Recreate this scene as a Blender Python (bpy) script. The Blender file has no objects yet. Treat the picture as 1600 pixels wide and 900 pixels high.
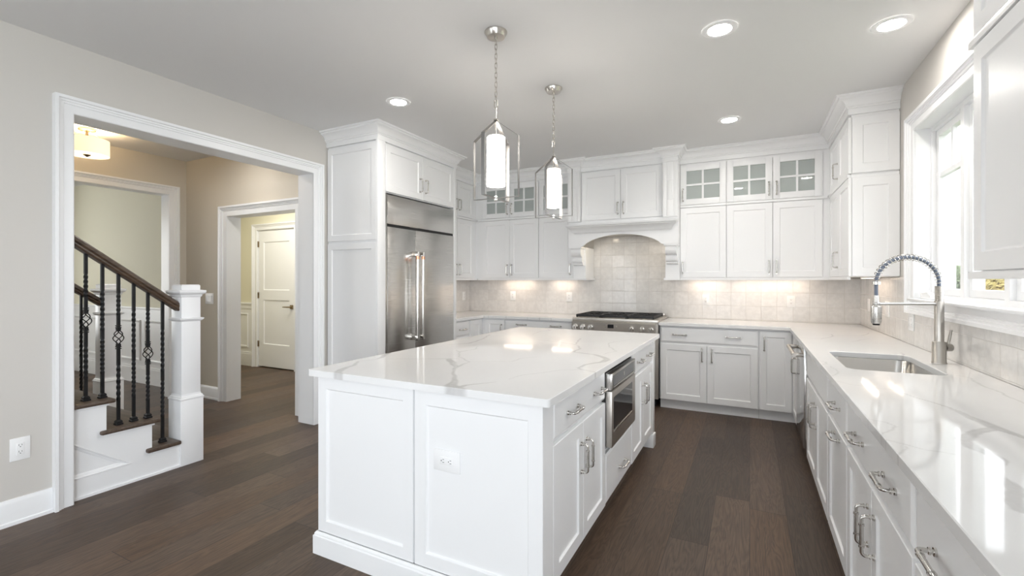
import bpy, bmesh, math, random
import numpy as np
from mathutils import Vector, Matrix
random.seed(7)
PI = math.pi
scene = bpy.context.scene
COL = scene.collection

# light strengths (watts, radiance)
WORLD, EXPO, TILT = 2.1, 1.03, 25
REAR_FILL_W, SIDE_W, NEAR_W, LEFT_W, DINE_W, ENTRY_W = 12, 72, 52, 28, 9.5, 15
SHADE_L, LED_L, LED_B, UCL_W, DRUM_W = 9.5, 110.0, 4.0, 0.33, 4.5

# ------------------------------------------------------------------ camera
CAM_H = 1.338
cd = bpy.data.cameras.new('camera')
cam = bpy.data.objects.new('camera', cd)
COL.objects.link(cam)
cam.location = (0, 0, CAM_H)
cam.rotation_euler = (PI / 2, 0, math.radians(27.12))
cd.sensor_fit = 'HORIZONTAL'
cd.sensor_width = 36.0
cd.lens = 36.0 * 725.18 / 1600.0
cd.shift_y = -(450 - 438.3) / 1600.0
cd.clip_start = 0.05
scene.camera = cam

# ------------------------------------------------------------------ world, exposure
w = bpy.data.worlds.new('world')
scene.world = w
w.use_nodes = True
bg = w.node_tree.nodes['Background']
bg.inputs[0].default_value = (0.93, 0.965, 1.0, 1)
bg.inputs[1].default_value = WORLD
vs = scene.view_settings
scene.display_settings.display_device = 'sRGB'
vs.view_transform = 'Standard'
vs.look = 'None'
vs.gamma = 1.0
vs.use_curve_mapping = False
vs.exposure = EXPO
try:
    scene.cycles.use_denoising = True
    scene.cycles.max_bounces = 10
    scene.cycles.diffuse_bounces = 6
    scene.cycles.glossy_bounces = 5
    scene.cycles.transparent_max_bounces = 12
    scene.cycles.sample_clamp_indirect = 6.0
    scene.cycles.caustics_reflective = False
    scene.cycles.caustics_refractive = False
except Exception:
    pass

def area(name, loc, rot, sx, sy, watt, color=(1, 1, 1), spread=180):
    l = bpy.data.lights.new(name, 'AREA')
    l.shape = 'RECTANGLE'; l.size = sx; l.size_y = sy
    l.energy = watt; l.color = color; l.spread = math.radians(spread)
    o = bpy.data.objects.new(name, l); COL.objects.link(o)
    o.location = loc; o.rotation_euler = rot
    return o

# added fill in place of daylight, at an invented patio opening behind the camera
area('rear_fill', (-0.7, -8.42, 1.25), (PI / 2 + math.radians(TILT), 0, 0), 2.4, 2.3, REAR_FILL_W, (0.86, 0.93, 1.0))
# further added fills at invented, unseen side windows behind the camera
area('side_fill', (0.93, -5.5, 1.4), (0, PI / 2, 0), 1.7, 2.4, SIDE_W, (0.86, 0.93, 1.0))
area('near_fill', (0.93, -1.65, 1.4), (0, PI / 2, 0), 1.5, 1.8, NEAR_W, (0.86, 0.93, 1.0))
area('left_fill', (-3.53, -3.4, 1.45), (0, -PI / 2, 0), 1.6, 2.2, LEFT_W, (0.86, 0.93, 1.0))
# added fills for the dining room and the entrance, no source in view
area('dining_fill', (-9.35, 1.2, 1.5), (0, -PI / 2, 0), 1.6, 2.2, DINE_W, (1.0, 0.99, 0.88))
area('entry_fill', (-5.6, 3.75, 2.70), (0, 0, 0), 1.6, 0.6, ENTRY_W, (1.0, 0.97, 0.88))

# ------------------------------------------------------------------ materials
def newmat(name):
    m = bpy.data.materials.new(name); m.use_nodes = True
    nt = m.node_tree
    return m, nt, nt.nodes['Principled BSDF']

def paint(name, col, rough=0.5, bump=0.0, scale=300.0, spec=0.5, metallic=0.0, var=0.0):
    m, nt, b = newmat(name)
    b.inputs['Base Color'].default_value = (*col, 1)
    b.inputs['Roughness'].default_value = rough
    b.inputs['Specular IOR Level'].default_value = spec
    b.inputs['Metallic'].default_value = metallic
    tc = nt.nodes.new('ShaderNodeTexCoord')
    n = nt.nodes.new('ShaderNodeTexNoise'); n.inputs['Scale'].default_value = scale
    nt.links.new(tc.outputs['Object'], n.inputs['Vector'])
    if bump:
        bp = nt.nodes.new('ShaderNodeBump'); bp.inputs['Strength'].default_value = bump
        bp.inputs['Distance'].default_value = 0.001
        nt.links.new(n.outputs['Fac'], bp.inputs['Height'])
        nt.links.new(bp.outputs['Normal'], b.inputs['Normal'])
    # very slight roughness variation
    mr = nt.nodes.new('ShaderNodeMapRange')
    mr.inputs['To Min'].default_value = max(0.0, rough - 0.04); mr.inputs['To Max'].default_value = rough + 0.04
    nt.links.new(n.outputs['Fac'], mr.inputs['Value'])
    nt.links.new(mr.outputs['Result'], b.inputs['Roughness'])
    return m

M_WALL = paint('wall_paint_greige', (0.62, 0.595, 0.56), 0.75, 0.05, 500)
M_HALLWALL = paint('wall_paint_hall', (0.62, 0.57, 0.485), 0.75, 0.05, 500)
M_DINING = paint('wall_paint_dining', (0.77, 0.74, 0.60), 0.75, 0.05, 500)
M_CEIL = paint('ceiling_paint', (0.775, 0.775, 0.775), 0.85, 0.05, 400)
M_TRIM = paint('trim_paint', (0.875, 0.88, 0.89), 0.32, 0.02, 200)
M_CAB = paint('cabinet_paint', (0.89, 0.893, 0.897), 0.30, 0.02, 200)
M_CABIN = paint('cabinet_interior', (0.74, 0.76, 0.75), 0.6)
M_PLATE = paint('white_plastic', (0.90, 0.90, 0.90), 0.3)
M_SLOT = paint('slot_grey', (0.16, 0.16, 0.16), 0.5)
M_NICKEL = paint('brushed_nickel', (0.60, 0.57, 0.53), 0.24, metallic=1.0)
M_CHROME = paint('polished_nickel', (0.62, 0.60, 0.57), 0.16, metallic=1.0)
M_COPPER = paint('copper_band', (0.75, 0.36, 0.22), 0.25, metallic=1.0)
M_BLACK = paint('black_iron', (0.006, 0.006, 0.007), 0.5, 0.1, 150, 0.3)
M_GRATE = paint('cast_iron_grate', (0.018, 0.018, 0.02), 0.55, 0.2, 200)
M_DARK = paint('dark_recess', (0.02, 0.02, 0.02), 0.6)
M_BLACKGLASS = paint('black_glass', (0.015, 0.015, 0.017), 0.04, spec=0.8)
M_GREYGLASS = paint('grey_display_glass', (0.10, 0.105, 0.11), 0.06, spec=0.6)
M_HOSE = paint('grey_blue_hose', (0.16, 0.19, 0.25), 0.45)
M_SCREEN = paint('display_black', (0.01, 0.012, 0.016), 0.1)
M_BRASS = paint('bronze_hardware', (0.36, 0.29, 0.20), 0.3, metallic=1.0)
M_WHITEARM = paint('satin_silver', (0.55, 0.54, 0.52), 0.30, metallic=1.0)

def steel(name, col=(0.56, 0.545, 0.52), rough=0.22, axis='Z'):
    m, nt, b = newmat(name)
    b.inputs['Base Color'].default_value = (*col, 1)
    b.inputs['Metallic'].default_value = 1.0
    tc = nt.nodes.new('ShaderNodeTexCoord')
    mp = nt.nodes.new('ShaderNodeMapping')
    sc = {'Z': (3, 3, 400), 'Y': (3, 400, 3), 'X': (400, 3, 3)}[axis]
    mp.inputs['Scale'].default_value = sc
    n = nt.nodes.new('ShaderNodeTexNoise'); n.inputs['Scale'].default_value = 1.0
    n.inputs['Detail'].default_value = 3
    nt.links.new(tc.outputs['Object'], mp.inputs['Vector']); nt.links.new(mp.outputs['Vector'], n.inputs['Vector'])
    mr = nt.nodes.new('ShaderNodeMapRange')
    mr.inputs['To Min'].default_value = rough - 0.07; mr.inputs['To Max'].default_value = rough + 0.09
    nt.links.new(n.outputs['Fac'], mr.inputs['Value']); nt.links.new(mr.outputs['Result'], b.inputs['Roughness'])
    # soft waviness of the sheet
    n2 = nt.nodes.new('ShaderNodeTexNoise'); n2.inputs['Scale'].default_value = 2.2
    mp2 = nt.nodes.new('ShaderNodeMapping'); mp2.inputs['Scale'].default_value = (0.5, 0.5, 3.0)
    nt.links.new(tc.outputs['Object'], mp2.inputs['Vector']); nt.links.new(mp2.outputs['Vector'], n2.inputs['Vector'])
    bp = nt.nodes.new('ShaderNodeBump'); bp.inputs['Strength'].default_value = 0.25; bp.inputs['Distance'].default_value = 0.01
    nt.links.new(n2.outputs['Fac'], bp.inputs['Height']); nt.links.new(bp.outputs['Normal'], b.inputs['Normal'])
    return m
M_STEEL = steel('stainless_steel', (0.64, 0.625, 0.60), 0.24)
M_STEEL_D = steel('stainless_steel_range', (0.58, 0.55, 0.51), 0.34)
M_LANTERN = paint('lantern_nickel', (0.30, 0.292, 0.285), 0.30, metallic=1.0)
M_STEEL_P = steel('stainless_polished', (0.66, 0.66, 0.66), 0.14)
M_SINK = steel('stainless_sink', (0.62, 0.60, 0.57), 0.20, 'X')

def wood_dark(name, c1, c2, rough, axis):
    m, nt, b = newmat(name)
    tc = nt.nodes.new('ShaderNodeTexCoord'); mp = nt.nodes.new('ShaderNodeMapping')
    s = [30, 30, 30]; s['XYZ'.index(axis)] = 2.0
    mp.inputs['Scale'].default_value = s
    n = nt.nodes.new('ShaderNodeTexNoise'); n.inputs['Scale'].default_value = 2.0; n.inputs['Detail'].default_value = 6
    nt.links.new(tc.outputs['Object'], mp.inputs['Vector']); nt.links.new(mp.outputs['Vector'], n.inputs['Vector'])
    cr = nt.nodes.new('ShaderNodeValToRGB')
    cr.color_ramp.elements[0].position = 0.3; cr.color_ramp.elements[0].color = (*c1, 1)
    cr.color_ramp.elements[1].position = 0.75; cr.color_ramp.elements[1].color = (*c2, 1)
    nt.links.new(n.outputs['Fac'], cr.inputs['Fac']); nt.links.new(cr.outputs['Color'], b.inputs['Base Color'])
    b.inputs['Roughness'].default_value = rough
    return m
M_RAIL = wood_dark('dark_oak_rail', (0.034, 0.021, 0.014), (0.115, 0.072, 0.045), 0.32, 'Y')
M_TREAD = wood_dark('dark_oak_tread', (0.055, 0.036, 0.026), (0.12, 0.085, 0.063), 0.35, 'X')

def floor_mat():
    m, nt, b = newmat('hardwood_planks')
    N = nt.nodes.new; L = nt.links.new
    tc = N('ShaderNodeTexCoord')
    sep = N('ShaderNodeSeparateXYZ'); L(tc.outputs['Object'], sep.inputs[0])
    # plank index across X
    W = 0.187
    def math_(op, a, b_=None, clamp=False):
        n = N('ShaderNodeMath'); n.operation = op; n.use_clamp = clamp
        for i, v in enumerate((a, b_)):
            if v is None: continue
            if isinstance(v, (int, float)): n.inputs[i].default_value = v
            else: L(v, n.inputs[i])
        return n.outputs[0]
    xs = math_('DIVIDE', sep.outputs['X'], W)
    row = math_('FLOOR', xs)
    wn = N('ShaderNodeTexWhiteNoise'); wn.noise_dimensions = '1D'; L(row, wn.inputs['W'])
    shift = math_('MULTIPLY', wn.outputs['Value'], 7.3)
    ys = math_('ADD', math_('DIVIDE', sep.outputs['Y'], 1.75), shift)
    colm = math_('FLOOR', ys)
    comb = N('ShaderNodeCombineXYZ'); L(row, comb.inputs[0]); L(colm, comb.inputs[1])
    wn2 = N('ShaderNodeTexWhiteNoise'); wn2.noise_dimensions = '3D'; L(comb.outputs[0], wn2.inputs['Vector'])
    # grain coordinates: offset per plank
    off = N('ShaderNodeVectorMath'); off.operation = 'SCALE'; L(wn2.outputs['Color'], off.inputs[0]); off.inputs['Scale'].default_value = 37.0
    add = N('ShaderNodeVectorMath'); add.operation = 'ADD'; L(tc.outputs['Object'], add.inputs[0]); L(off.outputs[0], add.inputs[1])
    mp = N('ShaderNodeMapping'); mp.inputs['Scale'].default_value = (9.0, 0.9, 1.0); L(add.outputs[0], mp.inputs['Vector'])
    n1 = N('ShaderNodeTexNoise'); n1.inputs['Scale'].default_value = 1.6; n1.inputs['Detail'].default_value = 3; n1.inputs['Distortion'].default_value = 0.6
    L(mp.outputs['Vector'], n1.inputs['Vector'])
    # cathedral grain rings
    rings = math_('FRACT', math_('MULTIPLY', n1.outputs['Fac'], 13.0))
    rings = math_('ABSOLUTE', math_('SUBTRACT', rings, 0.5))
    mp2 = N('ShaderNodeMapping'); mp2.inputs['Scale'].default_value = (160.0, 5.0, 1.0); L(add.outputs[0], mp2.inputs['Vector'])
    n2 = N('ShaderNodeTexNoise'); n2.inputs['Scale'].default_value = 1.0; n2.inputs['Detail'].default_value = 4; L(mp2.outputs['Vector'], n2.inputs['Vector'])
    g = math_('ADD', math_('MULTIPLY', rings, 0.62), math_('MULTIPLY', n2.outputs['Fac'], 0.75))
    cr = N('ShaderNodeValToRGB')
    e = cr.color_ramp.elements
    e[0].position = 0.20; e[0].color = (0.048, 0.030, 0.0205, 1)
    e[1].position = 0.85; e[1].color = (0.134, 0.085, 0.055, 1)
    L(g, cr.inputs['Fac'])
    # tone per plank
    hv = N('ShaderNodeHueSaturation'); L(cr.outputs['Color'], hv.inputs['Color'])
    sepc = N('ShaderNodeSeparateColor'); L(wn2.outputs['Color'], sepc.inputs[0])
    mr = N('ShaderNodeMapRange'); L(sepc.outputs[0], mr.inputs['Value']); mr.inputs['To Min'].default_value = 0.68; mr.inputs['To Max'].default_value = 1.32
    L(mr.outputs['Result'], hv.inputs['Value'])
    mr2 = N('ShaderNodeMapRange'); L(sepc.outputs[1], mr2.inputs['Value']); mr2.inputs['To Min'].default_value = 0.82; mr2.inputs['To Max'].default_value = 1.08
    L(mr2.outputs['Result'], hv.inputs['Saturation'])
    # seams
    fx = math_('FRACT', xs); fx2 = math_('MINIMUM', fx, math_('SUBTRACT', 1.0, fx))
    sx = math_('LESS_THAN', fx2, 0.007)
    fy = math_('FRACT', ys); fy2 = math_('MINIMUM', fy, math_('SUBTRACT', 1.0, fy))
    sy = math_('LESS_THAN', fy2, 0.0009)
    seam = math_('MAXIMUM', sx, sy)
    mix = N('ShaderNodeMix'); mix.data_type = 'RGBA'; L(seam, mix.inputs['Factor'])
    L(hv.outputs['Color'], mix.inputs[6]); mix.inputs[7].default_value = (0.035, 0.024, 0.018, 1)
    L(mix.outputs[2], b.inputs['Base Color'])
    rr = N('ShaderNodeMapRange'); L(n2.outputs['Fac'], rr.inputs['Value']); rr.inputs['To Min'].default_value = 0.38; rr.inputs['To Max'].default_value = 0.55
    b.inputs['Specular IOR Level'].default_value = 0.38
    L(rr.outputs['Result'], b.inputs['Roughness'])
    bp = N('ShaderNodeBump'); bp.inputs['Strength'].default_value = 0.12; bp.inputs['Distance'].default_value = 0.002
    hh = math_('SUBTRACT', g, math_('MULTIPLY', seam, 1.5)); L(hh, bp.inputs['Height']); L(bp.outputs['Normal'], b.inputs['Normal'])
    return m
M_FLOOR = floor_mat()

def tile_mat(name, u, off):
    """square handmade tiles, 147.5 mm pitch; u = horizontal axis"""
    m, nt, b = newmat(name)
    N = nt.nodes.new; L = nt.links.new
    tc = N('ShaderNodeTexCoord')
    sep = N('ShaderNodeSeparateXYZ'); L(tc.outputs['Object'], sep.inputs[0])
    def math_(op, a, b_=None):
        n = N('ShaderNodeMath'); n.operation = op
        for i, v in enumerate((a, b_)):
            if v is None: continue
            if isinstance(v, (int, float)): n.inputs[i].default_value = v
            else: L(v, n.inputs[i])
        return n.outputs[0]
    nw = N('ShaderNodeTexNoise'); nw.inputs['Scale'].default_value = 9.0; L(tc.outputs['Object'], nw.inputs['Vector'])
    wob = math_('MULTIPLY', math_('SUBTRACT', nw.outputs['Fac'], 0.5), 0.055)
    P = 0.1475
    a = math_('ADD', math_('DIVIDE', math_('ADD', sep.outputs[u], off), P), wob)
    z = math_('ADD', math_('DIVIDE', math_('ADD', sep.outputs['Z'], -0.912), P), wob)
    ia = math_('FLOOR', a); iz = math_('FLOOR', z)
    comb = N('ShaderNodeCombineXYZ'); L(ia, comb.inputs[0]); L(iz, comb.inputs[1])
    wn = N('ShaderNodeTexWhiteNoise'); wn.noise_dimensions = '3D'; L(comb.outputs[0], wn.inputs['Vector'])
    fa = math_('FRACT', a); fz = math_('FRACT', z)
    da = math_('MINIMUM', fa, math_('SUBTRACT', 1.0, fa)); dz = math_('MINIMUM', fz, math_('SUBTRACT', 1.0, fz))
    d = math_('MINIMUM', da, dz)
    mr = N('ShaderNodeMapRange'); mr.interpolation_type = 'SMOOTHSTEP'
    mr.inputs['From Min'].default_value = 0.006; mr.inputs['From Max'].default_value = 0.018; L(d, mr.inputs['Value'])
    sc = N('ShaderNodeSeparateColor'); L(wn.outputs['Color'], sc.inputs[0])
    cr = N('ShaderNodeMix'); cr.data_type = 'RGBA'; L(sc.outputs[0], cr.inputs['Factor'])
    cr.inputs[6].default_value = (0.725, 0.71, 0.69, 1); cr.inputs[7].default_value = (0.785, 0.77, 0.75, 1)
    n3 = N('ShaderNodeTexNoise'); n3.inputs['Scale'].default_value = 26.0; n3.inputs['Detail'].default_value = 4; L(tc.outputs['Object'], n3.inputs['Vector'])
    mot = N('ShaderNodeMapRange'); mot.inputs['From Min'].default_value = 0.35; mot.inputs['From Max'].default_value = 0.7
    mot.inputs['To Min'].default_value = 0.93; mot.inputs['To Max'].default_value = 1.03; L(n3.outputs['Fac'], mot.inputs['Value'])
    mul = N('ShaderNodeMix'); mul.data_type = 'RGBA'; mul.blend_type = 'MULTIPLY'; mul.inputs['Factor'].default_value = 1.0
    L(cr.outputs[2], mul.inputs[6]); L(mot.outputs['Result'], mul.inputs[7])
    mix = N('ShaderNodeMix'); mix.data_type = 'RGBA'; L(mr.outputs['Result'], mix.inputs['Factor'])
    mix.inputs[6].default_value = (0.625, 0.60, 0.57, 1); L(mul.outputs[2], mix.inputs[7])
    L(mix.outputs[2], b.inputs['Base Color'])
    rmix = N('ShaderNodeMapRange'); L(mr.outputs['Result'], rmix.inputs['Value']); rmix.inputs['To Min'].default_value = 0.7; rmix.inputs['To Max'].default_value = 0.13
    L(rmix.outputs['Result'], b.inputs['Roughness'])
    # wavy glaze + per-tile tilt
    tiltx = math_('MULTIPLY', math_('SUBTRACT', sc.outputs[1], 0.5), math_('SUBTRACT', fa, 0.5))
    tiltz = math_('MULTIPLY', math_('SUBTRACT', sc.outputs[2], 0.5), math_('SUBTRACT', fz, 0.5))
    n4 = N('ShaderNodeTexNoise'); n4.inputs['Scale'].default_value = 17.0; n4.inputs['Detail'].default_value = 2; L(tc.outputs['Object'], n4.inputs['Vector'])
    h = math_('ADD', math_('ADD', math_('MULTIPLY', tiltx, 1.6), math_('MULTIPLY', tiltz, 1.6)), math_('ADD', math_('MULTIPLY', n4.outputs['Fac'], 0.8), math_('MULTIPLY', mr.outputs['Result'], 0.35)))
    bp = N('ShaderNodeBump'); bp.inputs['Strength'].default_value = 0.55; bp.inputs['Distance'].default_value = 0.004
    L(h, bp.inputs['Height']); L(bp.outputs['Normal'], b.inputs['Normal'])
    return m
M_TILEX = tile_mat('handmade_tile_back', 'X', 0.185)
M_TILEY = tile_mat('handmade_tile_side', 'Y', 0.023)

def quartz_mat():
    m, nt, b = newmat('white_veined_quartz')
    N = nt.nodes.new; L = nt.links.new
    at = N('ShaderNodeAttribute'); at.attribute_name = 'vein'
    tc = N('ShaderNodeTexCoord')
    n = N('ShaderNodeTexNoise'); n.inputs['Scale'].default_value = 22; n.inputs['Detail'].default_value = 5; L(tc.outputs['Object'], n.inputs['Vector'])
    mr = N('ShaderNodeMapRange'); mr.inputs['From Min'].default_value = 0.3; mr.inputs['From Max'].default_value = 0.7
    mr.inputs['To Min'].default_value = 0.72; mr.inputs['To Max'].default_value = 1.0; L(n.outputs['Fac'], mr.inputs['Value'])
    mu = N('ShaderNodeMath'); mu.operation = 'MULTIPLY'; mu.use_clamp = True; L(at.outputs['Fac'], mu.inputs[0]); L(mr.outputs['Result'], mu.inputs[1])
    n2 = N('ShaderNodeTexNoise'); n2.inputs['Scale'].default_value = 3; n2.inputs['Detail'].default_value = 4; L(tc.outputs['Object'], n2.inputs['Vector'])
    base = N('ShaderNodeMix'); base.data_type = 'RGBA'; L(n2.outputs['Fac'], base.inputs['Factor'])
    base.inputs[6].default_value = (0.80, 0.80, 0.80, 1); base.inputs[7].default_value = (0.87, 0.87, 0.865, 1)
    mix = N('ShaderNodeMix'); mix.data_type = 'RGBA'; L(mu.outputs[0], mix.inputs['Factor'])
    L(base.outputs[2], mix.inputs[6]); mix.inputs[7].default_value = (0.55, 0.54, 0.535, 1)
    L(mix.outputs[2], b.inputs['Base Color'])
    b.inputs['Roughness'].default_value = 0.06
    return m
M_QUARTZ = quartz_mat()

def glass_mat(name, tint=(1, 1, 1), veil=0.0):
    m = bpy.data.materials.new(name); m.use_nodes = True
    nt = m.node_tree; nt.nodes.clear()
    N = nt.nodes.new; L = nt.links.new
    out = N('ShaderNodeOutputMaterial'); tr = N('ShaderNodeBsdfTransparent'); gl = N('ShaderNodeBsdfGlossy')
    tr.inputs[0].default_value = (*tint, 1); gl.inputs['Roughness'].default_value = 0.01
    fr = N('ShaderNodeFresnel'); fr.inputs['IOR'].default_value = 1.45
    ge = N('ShaderNodeNewGeometry'); inv = N('ShaderNodeMath'); inv.operation = 'SUBTRACT'; inv.inputs[0].default_value = 1.0
    L(ge.outputs['Backfacing'], inv.inputs[1]); mm = N('ShaderNodeMath'); mm.operation = 'MULTIPLY'; L(fr.outputs[0], mm.inputs[0]); L(inv.outputs[0], mm.inputs[1])
    mx = N('ShaderNodeMixShader'); L(mm.outputs[0], mx.inputs[0]); L(tr.outputs[0], mx.inputs[1]); L(gl.outputs[0], mx.inputs[2])
    if veil:      # faintly ribbed obscure glass
        df = N('ShaderNodeBsdfDiffuse'); df.inputs[0].default_value = (0.80, 0.85, 0.83, 1)
        tl = N('ShaderNodeBsdfTranslucent'); tl.inputs[0].default_value = (0.75, 0.8, 0.78, 1)
        m2 = N('ShaderNodeMixShader'); m2.inputs[0].default_value = 0.35; L(df.outputs[0], m2.inputs[1]); L(tl.outputs[0], m2.inputs[2])
        m3 = N('ShaderNodeMixShader'); m3.inputs[0].default_value = veil; L(tr.outputs[0], m3.inputs[1]); L(m2.outputs[0], m3.inputs[2])
        L(m3.outputs[0], mx.inputs[1])
    L(mx.outputs[0], out.inputs[0])
    return m
M_GLASS = glass_mat('clear_glass')
M_CABGLASS = glass_mat('cabinet_glass', (0.94, 0.96, 0.95), 0.62)

def emit_mat(name, col, strength, base=(0.9, 0.9, 0.88)):
    m, nt, b = newmat(name)
    b.inputs['Base Color'].default_value = (*base, 1)
    b.inputs['Emission Color'].default_value = (*col, 1)
    b.inputs['Emission Strength'].default_value = strength
    b.inputs['Roughness'].default_value = 0.4
    return m
M_SHADE = emit_mat('opal_glass_lit', (1.0, 0.92, 0.82), SHADE_L)
M_LED = emit_mat('led_lens_lit', (1.0, 0.955, 0.895), LED_L)
M_HOODLAMP = emit_mat('hood_halogen_lit', (1.0, 0.84, 0.62), 40.0)
M_LED_FILL = emit_mat('led_lens_fill', (1.0, 0.98, 0.955), LED_B)  # lens of the extra ceiling lights added as fill behind the camera
M_UCL = emit_mat('under_cabinet_led', (1.0, 0.80, 0.62), 3.0)
M_DRUM = emit_mat('linen_shade_lit', (1.0, 0.78, 0.50), 0.50, (0.85, 0.8, 0.7))
M_DRUMB = emit_mat('drum_diffuser_lit', (1.0, 0.82, 0.56), 1.1, (0.85, 0.8, 0.7))

def leaf_mat(name, c1, c2):
    m, nt, b = newmat(name)
    gi = nt.nodes.new('ShaderNodeTexNoise'); gi.inputs['Scale'].default_value = 3.0
    tc = nt.nodes.new('ShaderNodeTexCoord'); nt.links.new(tc.outputs['Object'], gi.inputs['Vector'])
    mx = nt.nodes.new('ShaderNodeMix'); mx.data_type = 'RGBA'
    mx.inputs[6].default_value = (*c1, 1); mx.inputs[7].default_value = (*c2, 1)
    nt.links.new(gi.outputs['Fac'], mx.inputs['Factor']); nt.links.new(mx.outputs[2], b.inputs['Base Color'])
    b.inputs['Roughness'].default_value = 0.7
    return m
M_LEAFG = leaf_mat('leaf_green', (0.10, 0.15, 0.065), (0.20, 0.25, 0.12))
M_LEAFY = leaf_mat('leaf_yellow', (0.25, 0.235, 0.075), (0.36, 0.27, 0.08))
M_BARK = paint('bark', (0.10, 0.075, 0.055), 0.9)
M_LAWN = leaf_mat('lawn_grass', (0.10, 0.13, 0.05), (0.16, 0.19, 0.085))

# ------------------------------------------------------------------ mesh helpers
class MB:
    def __init__(s):
        s.bm = bmesh.new(); s.mi = 0
    def _tag(s, n0):
        s.bm.faces.ensure_lookup_table()
        for f in s.bm.faces[n0:]:
            f.material_index = s.mi
    def box(s, x0, x1, y0, y1, z0, z1, bev=0.0):
        n0 = len(s.bm.faces)
        if x1 < x0: x0, x1 = x1, x0
        if y1 < y0: y0, y1 = y1, y0
        if z1 < z0: z0, z1 = z1, z0
        if bev:
            t = bmesh.new()
            bmesh.ops.create_cube(t, size=1.0, matrix=Matrix.Translation(((x0+x1)/2, (y0+y1)/2, (z0+z1)/2)) @ Matrix.Diagonal((x1-x0, y1-y0, z1-z0, 1)))
            bmesh.ops.bevel(t, geom=t.edges[:] , offset=bev, segments=2, affect='EDGES', profile=0.5)
            s.merge(t)
        else:
            bmesh.ops.create_cube(s.bm, size=1.0, matrix=Matrix.Translation(((x0+x1)/2, (y0+y1)/2, (z0+z1)/2)) @ Matrix.Diagonal((x1-x0, y1-y0, z1-z0, 1)))
        s._tag(n0); return s
    def merge(s, t, mat=None):
        me = bpy.data.meshes.new('tmp'); t.to_mesh(me); t.free()
        if mat is not None: me.transform(mat)
        n0 = len(s.bm.faces)
        s.bm.from_mesh(me); bpy.data.meshes.remove(me)
        s._tag(n0); return s
    def prism(s, poly, axis, a0, a1, bev=0.0):
        n0 = len(s.bm.faces)
        def mp(p, a):
            return {'x': (a, p[0], p[1]), 'y': (p[0], a, p[1]), 'z': (p[0], p[1], a)}[axis]
        A = [s.bm.verts.new(mp(p, a0)) for p in poly]; B = [s.bm.verts.new(mp(p, a1)) for p in poly]
        fs = [s.bm.faces.new(A), s.bm.faces.new(B[::-1])]
        k = len(poly)
        for i in range(k):
            fs.append(s.bm.faces.new((A[i], B[i], B[(i+1) % k], A[(i+1) % k])))
        bmesh.ops.recalc_face_normals(s.bm, faces=fs)
        s._tag(n0); return s
    def lathe(s, prof, c=(0, 0, 0), seg=24, axis='z', cap=True):
        n0 = len(s.bm.faces)
        rings = []
        for r, h in prof:
            ring = []
            for i in range(seg):
                a = 2 * PI * i / seg
                u, v = r * math.cos(a), r * math.sin(a)
                p = {'z': (u, v, h), 'y': (u, h, v), 'x': (h, u, v)}[axis]
                ring.append(s.bm.verts.new((c[0]+p[0], c[1]+p[1], c[2]+p[2])))
            rings.append(ring)
        fs = []
        for a, b in zip(rings, rings[1:]):
            for i in range(seg):
                j = (i + 1) % seg
                fs.append(s.bm.faces.new((a[i], a[j], b[j], b[i])))
        if cap:
            fs.append(s.bm.faces.new(rings[0])); fs.append(s.bm.faces.new(rings[-1]))
        bmesh.ops.recalc_face_normals(s.bm, faces=fs)
        s._tag(n0); return s
    def tube(s, pts, r, seg=8, closed=False, cap=True, sect=None, up=None):
        """sweep a circle (or 2D section list) along 3-D points"""
        n0 = len(s.bm.faces)
        P = [Vector(p) for p in pts]; n = len(P)
        T = []
        for i in range(n):
            if closed: t = P[(i+1) % n] - P[i-1]
            else: t = P[min(i+1, n-1)] - P[max(i-1, 0)]
            T.append(t.normalized())
        u = Vector(up) if up else (Vector((0, 0, 1)) if abs(T[0].z) < 0.9 else Vector((1, 0, 0)))
        u = (u - T[0] * u.dot(T[0])).normalized()
        rings = []
        for i in range(n):
            if i and not up:
                q = T[i-1].rotation_difference(T[i]); u = q @ u
            elif up:
                u = Vector(up)
            u = (u - T[i] * u.dot(T[i])).normalized()
            v = T[i].cross(u)
            rr = r[i] if isinstance(r, (list, tuple)) else r
            # miter scale
            ring = []
            if sect:
                for a, b in sect: ring.append(s.bm.verts.new(P[i] + u * a + v * b))
            else:
                for k in range(seg):
                    a = 2 * PI * k / seg
                    ring.append(s.bm.verts.new(P[i] + u * (rr * math.cos(a)) + v * (rr * math.sin(a))))
            rings.append(ring)
        m = len(rings[0]); fs = []
        for i in range(n if closed else n - 1):
            a, b = rings[i], rings[(i+1) % n]
            for k in range(m):
                fs.append(s.bm.faces.new((a[k], a[(k+1) % m], b[(k+1) % m], b[k])))
        if cap and not closed:
            fs.append(s.bm.faces.new(rings[0])); fs.append(s.bm.faces.new(rings[-1]))
        bmesh.ops.recalc_face_normals(s.bm, faces=fs)
        s._tag(n0); return s
    def sweep2d(s, prof, path, mapf, closed=False, close_prof=True):
        """profile (o, h): o = offset to the left of the path in its plane, h = out of plane; mitred corners"""
        n0 = len(s.bm.faces)
        P = [Vector(p) for p in path]; n = len(P)
        rings = []
        for i in range(n):
            if closed or 0 < i < n-1:
                d1 = (P[i] - P[i-1]).normalized(); d2 = (P[(i+1) % n] - P[i]).normalized()
            elif i == 0:
                d1 = d2 = (P[1] - P[0]).normalized()
            else:
                d1 = d2 = (P[-1] - P[-2]).normalized()
            n1 = Vector((-d1.y, d1.x)); n2 = Vector((-d2.y, d2.x))
            m = (n1 + n2); m = m / max(1e-6, m.length_squared) * 2.0
            rings.append([s.bm.verts.new(mapf(P[i].x + m.x*o, P[i].y + m.y*o, h)) for o, h in prof])
        k = len(prof); fs = []
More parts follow.
